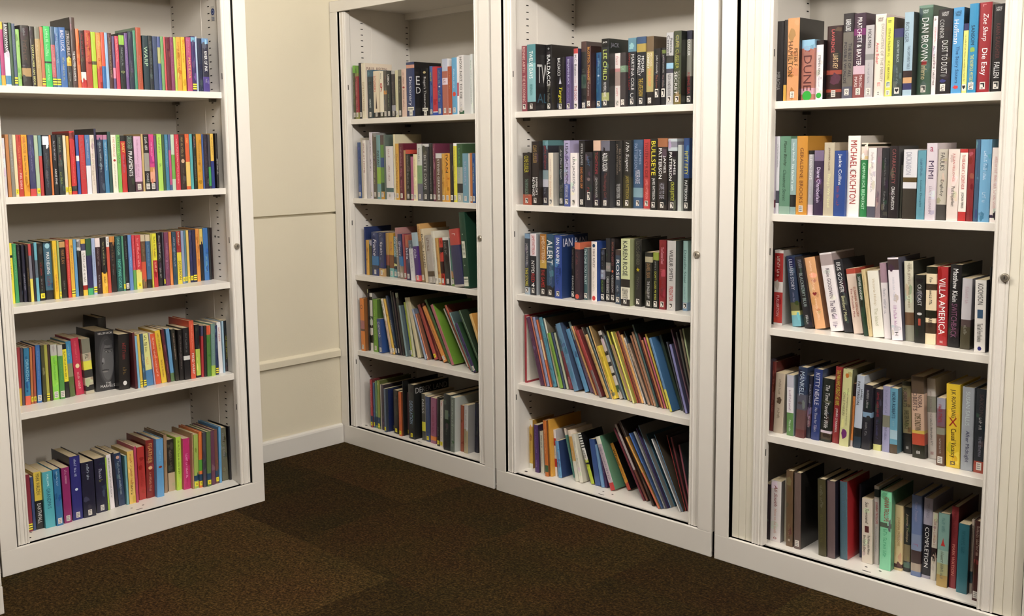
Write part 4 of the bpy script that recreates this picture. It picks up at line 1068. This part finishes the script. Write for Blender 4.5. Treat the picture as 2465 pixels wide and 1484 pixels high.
def letters_geo(b, mb, rng, cv):
    w, h = b['w'], b['h']
    # printed artwork: soft-edged patches in shades of the spine's own colours
    lum = sum(b['c'])/3; flat = rng.random()
    if w > .011 and b['st'] not in ('K', 'F', 'V') and flat < (.8 if lum < .35 else .45):
        for _ in range(rng.randint(3, 8)):
            zc = h*rng.uniform(.05, .95); rz = h*rng.uniform(.02, .10); xc = w*rng.uniform(.1, .9); rx = w*rng.uniform(.15, .5)
            cc = b['c']
            for a0, a1, c_ in b['bands']:
                if a0 <= 1-zc/h <= a1: cc = c_
            k = rng.uniform(-.10, .16) if lum < .35 else rng.uniform(-.16, .07); tint = [rng.uniform(-.05, .05) for _ in range(3)]
            cc = tuple(min(1, max(.02, q+k+e)) for q, e in zip(cc, tint)); n = 14
            pts = []
            for i in range(n):
                rr = rng.uniform(.55, 1); a = 2*math.pi*i/n
                pts.append((min(max(xc+rx*rr*math.cos(a), w*.06), w*.94), min(max(zc+rz*rr*math.sin(a), .001), h-.001)))
            pts.append((min(max(xc, w*.06), w*.94), min(max(zc, .001), h-.001)))
            put_flat(mb, b, pts, [(i,(i+1)%n,n) for i in range(n)], cc, .35+.03*_)
    for t in b['tx']:
        za, zb = h*(1-t['a']), h*(1-t['b']); L = za-zb; tw = t['w']*w; cx = w*(.5+t['o'])
        cx = min(max(cx, tw/2+.0004), w-tw/2-.0004)
        k = t['k']
        if k == '#':
            tw *= .85; t['c'] = tuple(q*.78+e*.22 for q, e in zip(t['c'], b['c']))
            z = za; pitch = max(tw*.62, .0016); lw = pitch*.2; nw = rng.randint(3, 7)
            while z > zb+pitch:
                if nw == 0: z -= pitch*.7; nw = rng.randint(2, 8); continue
                nw -= 1; top = rng.uniform(.6, 1); x0 = cx-tw/2; x1 = x0+tw*top
                quad(mb, b, x0, x1, z-lw, z, t['c'])
                q = rng.random()
                if q < .7:
                    e = rng.choice((0, .45, .8)); quad(mb, b, x0+(x1-x0)*e, x0+(x1-x0)*e+tw*.18, z-pitch*.72, z-lw, t['c'])
                if q > .35: quad(mb, b, x0, x0+(x1-x0)*rng.choice((.5, 1)), z-pitch*.76, z-pitch*.76+lw, t['c'])
                z -= pitch
        elif k == '*':
            n = 16; pts = [(cx+tw/2*rng.uniform(.6,1)*math.cos(2*math.pi*i/n), (za+zb)/2+L/2*rng.uniform(.6,1)*math.sin(2*math.pi*i/n)) for i in range(n)]
            pts.append((cx, (za+zb)/2)); put_flat(mb, b, pts, [(i,(i+1)%n,n) for i in range(n)], t['c'], .8)
        elif k == 's' and t['t'] in SHAPES:
            sp = shape_pts(t['t']); hh = L if t['t'] in '■▲' else min(L, tw*1.15)
            n = len(sp); pts = [(cx-tw/2+a*tw, (za+zb)/2-hh/2+c*hh) for a, c in sp]; pts.append((cx, (za+zb)/2))
            put_flat(mb, b, pts, [(i,(i+1)%n,n) for i in range(n)], t['c'], .9)
        elif k == 's':
            g = _glyph.get((t['t'], t['t'].isupper() and t['w'] > .35))
            if g: put_flat(mb, b, [(cx-tw/2+x*tw, zb+y*L) for x, y in g[0]], g[1], t['c'], 1.0, True)
        elif k == 'v':
            g = _glyph.get((t['t'], t['t'].isupper() and t['w'] > .35))
            if not g: continue
            Ln = min(L, g[2]*tw*1.7); z0 = za-(L-Ln)/2
            put_flat(mb, b, [(cx-tw/2+y*tw, z0-x*Ln) for x, y in g[0]], g[1], t['c'], 1.0, True)
        elif k == '^' and t['t'] == 'frame':
            for z0, z1, y0, y1 in ((0,.008,.001,b['D']-.001), (h-.008,h,.001,b['D']-.001)):
                cv.mesh([(w+.0004,y0,z0),(w+.0004,y1,z0),(w+.0004,y1,z1),(w+.0004,y0,z1)], [(0,1,2,3)], t['c'])
        elif k == '^':
            g = _glyph.get((t['t'], t['t'].isupper() and t['w'] > .35))
            if not g: continue
            wd = min(g[2]*L, b['D']-.02)
            cv.mesh([(w+.0004, .010+x*wd, zb+y*L) for x, y in g[0]], g[1], t['c'])
WH = (.87,.85,.82); BK = (.10,.10,.11); GY = (.42,.42,.44); YL = (.90,.85,.20)
def sticker_geo(b, mb, rng):
    s, w, h = b['st'], b['w'], b['h']
    if not s: return False
    def lines(x0, x1, z0, z1, n, col):
        for i in range(n):
            zc = z1-(z1-z0)*(i+.5)/n; t = (z1-z0)/n*.25; x = x0
            while x < x1-.001:
                q = min(x1, x+rng.uniform(.0012, .0028)); quad(mb, b, x, q-.0005, zc-t, zc+t, col, 1.8); x = q
    lw = min(.0135, w*.84)
    x0, x1 = w/2-lw/2, w/2+lw/2
    if s in 'gGmqhwW':
        hh = {'g':.019,'m':.019,'q':.019,'h':.017,'w':.020,'W':.022,'G':.028}[s]
        zb = h*.035+(.0 if s != 'G' else .02); z1 = zb+hh
        quad(mb, b, x0, x1, zb, z1, WH, 1.2)
        if s in 'gG':
            a, t = lw*.14, hh*.12
            quad(mb, b, x0+a, x1-a, z1-hh*.32, z1-hh*.14, BK, 1.8)
            put_flat(mb, b, [(x1-a-lw*.30,z1-hh*.30),(x1-a,z1-hh*.30),(x1-a,z1-hh*.72),(x1-a-lw*.2,z1-hh*.72)], [(3,2,1,0),(0,1,2,3)], BK, 1.9)
            quad(mb, b, x0+a*1.6, x0+lw*.62, zb+hh*.10, zb+hh*.24, GY, 1.8)
        elif s in 'mq':
            cx, cz, r = (x0+x1)/2+(lw*.08 if s == 'm' else 0), z1-hh*.36, lw*.26
            for rr, cc, lf in ((r, BK, 1.8), (r*.66, WH, 2.4)):
                pts = [(cx+rr*math.cos(2*math.pi*i/14), cz+rr*math.sin(2*math.pi*i/14)) for i in range(14)]
                put_flat(mb, b, pts, [tuple(range(14))], cc, lf)
            if s == 'm': put_flat(mb, b, [(cx-r*.5,cz-r*.9),(cx-r*.9,cz-r*.5),(cx-r*1.7,cz-r*1.7),(cx-r*1.4,cz-r*2.0)], [(0,1,2,3)], BK, 1.8)
            else: put_flat(mb, b, [(cx-r*.2,cz-r*.8),(cx+r*.2,cz-r*.8),(cx+r*.9,cz-r*1.5),(cx+r*.3,cz-r*1.5)], [(0,3,2,1)], BK, 1.8)
            quad(mb, b, x0+lw*.25, x1-lw*.25, zb+hh*.08, zb+hh*.2, GY, 1.8)
        elif s == 'h':
            pts = [(x0+lw*.12+a*lw*.76, zb+hh*.2+c*hh*.65) for a, c in shape_pts('♥')]; pts.append(((x0+x1)/2, zb+hh*.6))
            put_flat(mb, b, pts, [(i,(i+1)%10,10) for i in range(10)], BK, 1.8)
        else: lines(x0+lw*.15, x1-lw*.15, zb+hh*.1, z1-hh*.1, 3, GY)
    elif s == 'y':
        quad(mb, b, x0, x1, h*.04, h*.04+.017, YL, 1.2); lines(x0+lw*.25, x1-lw*.2, h*.04+.004, h*.04+.013, 2, (.35,.33,.12))
    elif s == 'Y':
        for i in range(3): quad(mb, b, w*.03, w*.97, h*(.035+.04*i), h*(.06+.04*i), YL if i != 1 else (.93,.88,.35), 1.2)
        for i in range(2): quad(mb, b, w*.03, w*.97, h*(.06+.04*i), h*(.075+.04*i), BK, 1.2)
    elif s == 'M':
        c = b['w']/2; q = lw*.8; zb = h*.115
        quad(mb, b, c-q/2, c+q/2, zb, zb+.016, (.93,.90,.86), 1.2)
        cc = (.80,.40,.38) if b['c'][2] > .5 else (.15,.40,.42)
        for i in range(3): quad(mb, b, c-q*.36+q*.29*i, c-q*.24+q*.29*i, zb+.003, zb+.012, cc, 1.8)
        quad(mb, b, c-q*.36, c+q*.42, zb+.012, zb+.014, cc, 1.8)
        quad(mb, b, c-q*.5, c+q*.5, h*.015, h*.015+.014, (.92,.9,.85), 1.2); lines(c-q*.3, c+q*.3, h*.02, h*.02+.011, 2, GY)
    elif s == 'V':
        quad(mb, b, w*.14, w*.9, h*.11, h*.175, (.90,.89,.84), 1.2); lines(w*.2, w*.84, h*.125, h*.155, 1, BK)
        quad(mb, b, w*.36, w*.74, h*.015, h*.11, (.90,.89,.84), 1.2); lines(w*.45, w*.66, h*.04, h*.09, 2, GY)
    elif s == 'o292':
        r = w*.36; pts = [(w/2+r*math.cos(2*math.pi*i/18), h*.075+r*math.sin(2*math.pi*i/18)) for i in range(18)]
        put_flat(mb, b, pts, [tuple(range(18))], (.16,.60,.20), 1.4)
    elif s == 'F':
        for f0, f1 in ((.40, .62), (.085, .15), (.025, .08)):
            quad(mb, b, w*(.18 if f0 > .3 else .05), w*(.72 if f0 > .3 else .82), h*f0, h*f1, (.86,.86,.80), 1.2)
        lines(w*.25, w*.66, h*.43, h*.59, 9, (.35,.42,.38)); lines(w*.1, w*.76, h*.10, h*.135, 1, (.15,.28,.2))
        for f0 in (.30, .71):
            pts = [(w*.42+.003*math.cos(2*math.pi*i/12), h*f0+.003*math.sin(2*math.pi*i/12)) for i in range(12)]
            put_flat(mb, b, pts, [tuple(range(12))], (.6,.66,.6), 1.4)
    elif s == 'K':
        # a plain grey face in soft patches, with the title below
        def ell(x, z, rx, rz, c, lf=1.0, n=24):
            pts = [(w*x+w*rx*math.cos(2*math.pi*i/n), h*z+h*rz*math.sin(2*math.pi*i/n)) for i in range(n)]; pts.append((w*x, h*z))
            put_flat(mb, b, pts, [(i,(i+1)%n,n) for i in range(n)], c, lf)
        ell(.56,.52,.42,.40,(.22,.22,.23),.9); ell(.60,.50,.38,.36,(.29,.29,.30),1.0); ell(.63,.48,.31,.30,(.36,.36,.37),1.1)
        ell(.68,.80,.24,.05,(.22,.22,.23),1.2); ell(.68,.655,.20,.028,(.22,.22,.23),1.2); ell(.67,.65,.16,.018,(.46,.46,.46),1.3); ell(.68,.65,.055,.016,(.10,.10,.11),1.4); ell(.69,.655,.015,.005,(.8,.8,.8),1.5)
        ell(.70,.70,.27,.012,(.18,.18,.19),1.35); ell(.40,.50,.07,.055,(.50,.50,.51),1.2); ell(.37,.465,.045,.018,(.16,.16,.17),1.3)
        ell(.50,.345,.20,.016,(.20,.20,.21),1.2); ell(.50,.325,.16,.014,(.48,.47,.47),1.3)
        for tx, x0, x1, z0, z1 in (('SELZNICK',.14,.92,.945,.975), ('THE',.50,.78,.115,.145), ('MARVELS',.22,.98,.06,.105)):
            g = _glyph[(tx, True)]; put_flat(mb, b, [(w*(x0+x*(x1-x0)), h*(z0+y*(z1-z0))) for x, y in g[0]], g[1], (.86,.86,.86), 3.0, True)
    return True

# ------------------------------------------------------------------ naming colours and shelves
import colorsys
def cname(c):
    hh, s, v = colorsys.rgb_to_hsv(*c)
    hh *= 360
    if v < .24 or (v < .30 and s < .35): return 'black'
    if s < .13: return 'white' if v > .80 else ('light grey' if v > .62 else ('grey' if v > .36 else 'dark grey'))
    if s < .28 and v > .78: return {True: 'cream', False: 'pale blue'}[hh < 170] if not (280 < hh or hh < 15) else 'pale pink'
    if s < .30: return ('beige' if hh < 90 else ('grey green' if hh < 170 else 'grey blue')) if v > .55 else 'dark grey'
    if hh < 14 or hh > 345: n = 'red' if s > .5 or v < .7 else 'pink'
    elif hh < 42: n = 'orange' if v > .68 and s > .5 else ('tan' if v > .62 else 'brown')
    elif hh < 70: n = 'yellow' if v > .7 else 'olive'
    elif hh < 160: n = 'green'
    elif hh < 195: n = 'teal'
    elif hh < 255: n = 'blue'
    elif hh < 295: n = 'purple'
    else: n = 'pink' if v > .6 else 'maroon'
    if n in ('red','green','teal','blue','purple'):
        if v < .48: n = 'dark '+n
        elif v > .72 and s < .6: n = 'light '+n
    return n
def maincol(b):
    cov = {}
    n = 50
    for i in range(n):
        q = (i+.5)/n; c = b['c']
        for a0, a1, cc in b['bands']:
            if a0 <= q <= a1: c = cc
        cov[c] = cov.get(c, 0)+1
    L = sorted(cov.items(), key=lambda kv: -kv[1])
    return cname(L[0][0]), (cname(L[1][0]) if len(L) > 1 and L[1][1] > 3 else None)
SHELF = ['top', 'second', 'third', 'fourth', 'bottom']
allb = []
for ck, ri, bs in rows:
    C_ = CASES[ck]; z = (C_['z']+[.088])[ri]
    ca, sa = math.cos(C_['r']), math.sin(C_['r'])
    for i, b in enumerate(bs):
        hard = b['h'] > .212 or b['st'] == 'F'
        b['hard'] = hard; pic = (ck in '23' and ri in (3, 4)) and b['h'] > .2
        b['D'] = min((.155 if hard else b['h']*.65) if not pic else min(b['h']*.85, .24), .385-b['d'])
        if b['st'] == 'F': b['D'] = .28
        b['t'] = min(.0022 if hard else .0007, b['w']*.2); b['r'] = min(.0018 if hard else .0012, .14*b['w'])
        b['loc'] = (C_['o'][0]+ca*b['u']-sa*b['d'], C_['o'][1]+sa*b['u']+ca*b['d'], z+.0002)
        b['rz'] = C_['r']; b['case'] = ck; b['ri'] = ri; b['i'] = i; b['n'] = len(bs)
        M4 = Matrix.Translation(b['loc']) @ Matrix.Rotation(b['rz'], 4, 'Z') @ Matrix.Rotation(-b['th'], 4, 'Y'); b['M'] = M4
        P = [proj(M4 @ Vector(q)) for q in ((0,0,0), (b['w'],0,0), (b['w'],0,b['h']), (0,0,b['h']))]
        P = [(min(max(x,0),IMW), min(max(y,0),IMH)) for x, y in P]
        b['area'] = abs(sum(P[k][0]*P[(k+1)%4][1]-P[(k+1)%4][0]*P[k][1] for k in range(4)))/2
        b['name'], b['name2'] = maincol(b)
        T = [t['t'] for t in b['tx'] if t['title'] and len(t['t']) > 2]
        b['title'] = ' '.join(T) if T and b['st'] != 'F' else None
        if b['title'] and len(b['title'].split()) > 8: b['title'] = ' '.join(b['title'].split()[:7])
        allb.append(b)
NIND = 300
ranked = sorted(allb, key=lambda b: -b['area'])
solo = set(id(b) for b in ranked[:NIND])
def size_word(b):
    q = []
    if abs(b['th']) > .05: q.append('leaning')
    if b['w'] > .036: q.append('thick')
    elif b['w'] < .013: q.append('thin')
    if b['h'] > .235: q.append('tall')
    return q
def short(b): return b['title'] if b['title'] else b['name']+' one'
used = {}
def label(b, row):
    where = SHELF[b['ri']]+' shelf of '+CASES[b['case']]['where']
    if b['st'] == 'F': return 'dark green box file with white spine labels on the third shelf of the corner bookcase'
    if b['st'] == 'K': return 'thick black book with a grey face on its spine, fourth shelf of detached bookcase'
    if len(row) == 1: return '%s book standing behind the front row on %s' % (b['name'], where)
    if b['title']:
        c = ' '.join((size_word(b)[:1] if len(b['title'].split()) < 6 else [])+[b['name']])
        cands = ['%s book lettered %s on %s' % (c, b['title'], where)]
    else:
        i = b['i']; Lb = row[i-1] if i else None; Rb = row[i+1] if i+1 < len(row) else None
        c2 = (' and '+b['name2']) if b['name2'] and b['name2'] != b['name'] else ''
        cands = []
        for sw in (1, 2):
            c = ' '.join(size_word(b)[:sw]+[b['name']+c2])
            def s2(x): return ' '.join(x['title'].split()[:3]) if x['title'] else x['name']
            if Lb and Rb: cands.append('%s book between %s and %s, %s' % (c, s2(Lb), s2(Rb), where))
            elif Rb: cands.append('%s book beginning the row, next to %s, %s' % (c, s2(Rb), where))
            else: cands.append('%s book ending the row, next to %s, %s' % (c, s2(Lb), where))
        o = ['first','second','third','fourth','fifth','sixth','seventh','eighth','ninth','tenth','eleventh','twelfth','thirteenth','fourteenth','fifteenth','sixteenth','seventeenth','eighteenth','nineteenth','twentieth']
        fromL = i; fromR = len(row)-1-i
        if fromL <= fromR and fromL < 20: cands.append('%s book, %s from the start of the row, %s' % (b['name']+c2, o[fromL], where))
        elif fromR < 20: cands.append('%s book, %s from the end of the row, %s' % (b['name']+c2, o[fromR], where))
        else: cands.append('%s book halfway along the %s' % (b['name']+c2, where))
    cands += [c.replace(', ', ' ', 1).replace(' from the start of the row', ' in row') for c in cands[-1:]]
    cands += [c.replace(' shelf of ', ' shelf, ') for c in cands]+[c.replace(' shelf of ', ' shelf, ').replace('book between ', 'book by ').replace('book lettered', 'book') for c in cands]
    for c in cands:
        if c not in used and len(c.split()) <= 16: used[c] = 1; return c
    c = cands[-1]; used[c] = used.get(c, 0)+1; return c
stuff = MB(); stuff_p = 0
rng = random.Random(7)
for ck, ri, bs in rows:
    group = 'books on the %s shelf of the %s' % (SHELF[ri], CASES[ck]['where'])
    for b in bs:
        cov = MB(); cover_geo(b, cov); pg = MB(); pages_geo(b, pg)
        tx = MB(); cvt = MB(); letters_geo(b, tx, rng, cvt); st = MB(); has = sticker_geo(b, st, rng)
        if id(b) in solo:
            nm, cat = ('box_file', 'box file') if b['st'] == 'F' else ('book', 'book')
            r = empty(nm, b['loc'], 0); r.rotation_euler = (0, -b['th'], b['rz'])
            tag(r, label(b, bs), cat, group if cat == 'book' else None)
            if cvt.f: cvt.build('cover_lettering', M['ink'], r)
            cov.build('cover', M['book'], r); pg.build('pages', M['pages'], r)
            if tx.f: tx.build('spine_lettering', M['ink'], r)
            if st.f: st.build('cover_portrait' if b['st'] == 'K' else 'spine_sticker', M['ink'], r)
        else:
            for q, mi in ((cov, 0), (pg, 1), (tx, 2), (cvt, 2), (st, 2)):
                n = len(stuff.v); stuff.v.extend(tuple(b['M'] @ Vector(p)) for p in q.v)
                for f, c in zip(q.f, q.c): stuff.f.append(tuple(i+n for i in f)); stuff.c.append(c); stuff.m.append(mi)
if stuff.f:
    o = stuff.build('books', [M['book'], M['pages'], M['ink']])
    tag(o, 'the many thinner books filling the shelves between the larger ones', 'books', kind='stuff')
for o_ in bpy.data.objects:
    if 'label' in o_ and len(o_['label'].split()) > 16: print('LONG', o_['label'])
print('books', len(allb), 'duplicate labels', sum(1 for v_ in used.values() if v_ > 1))
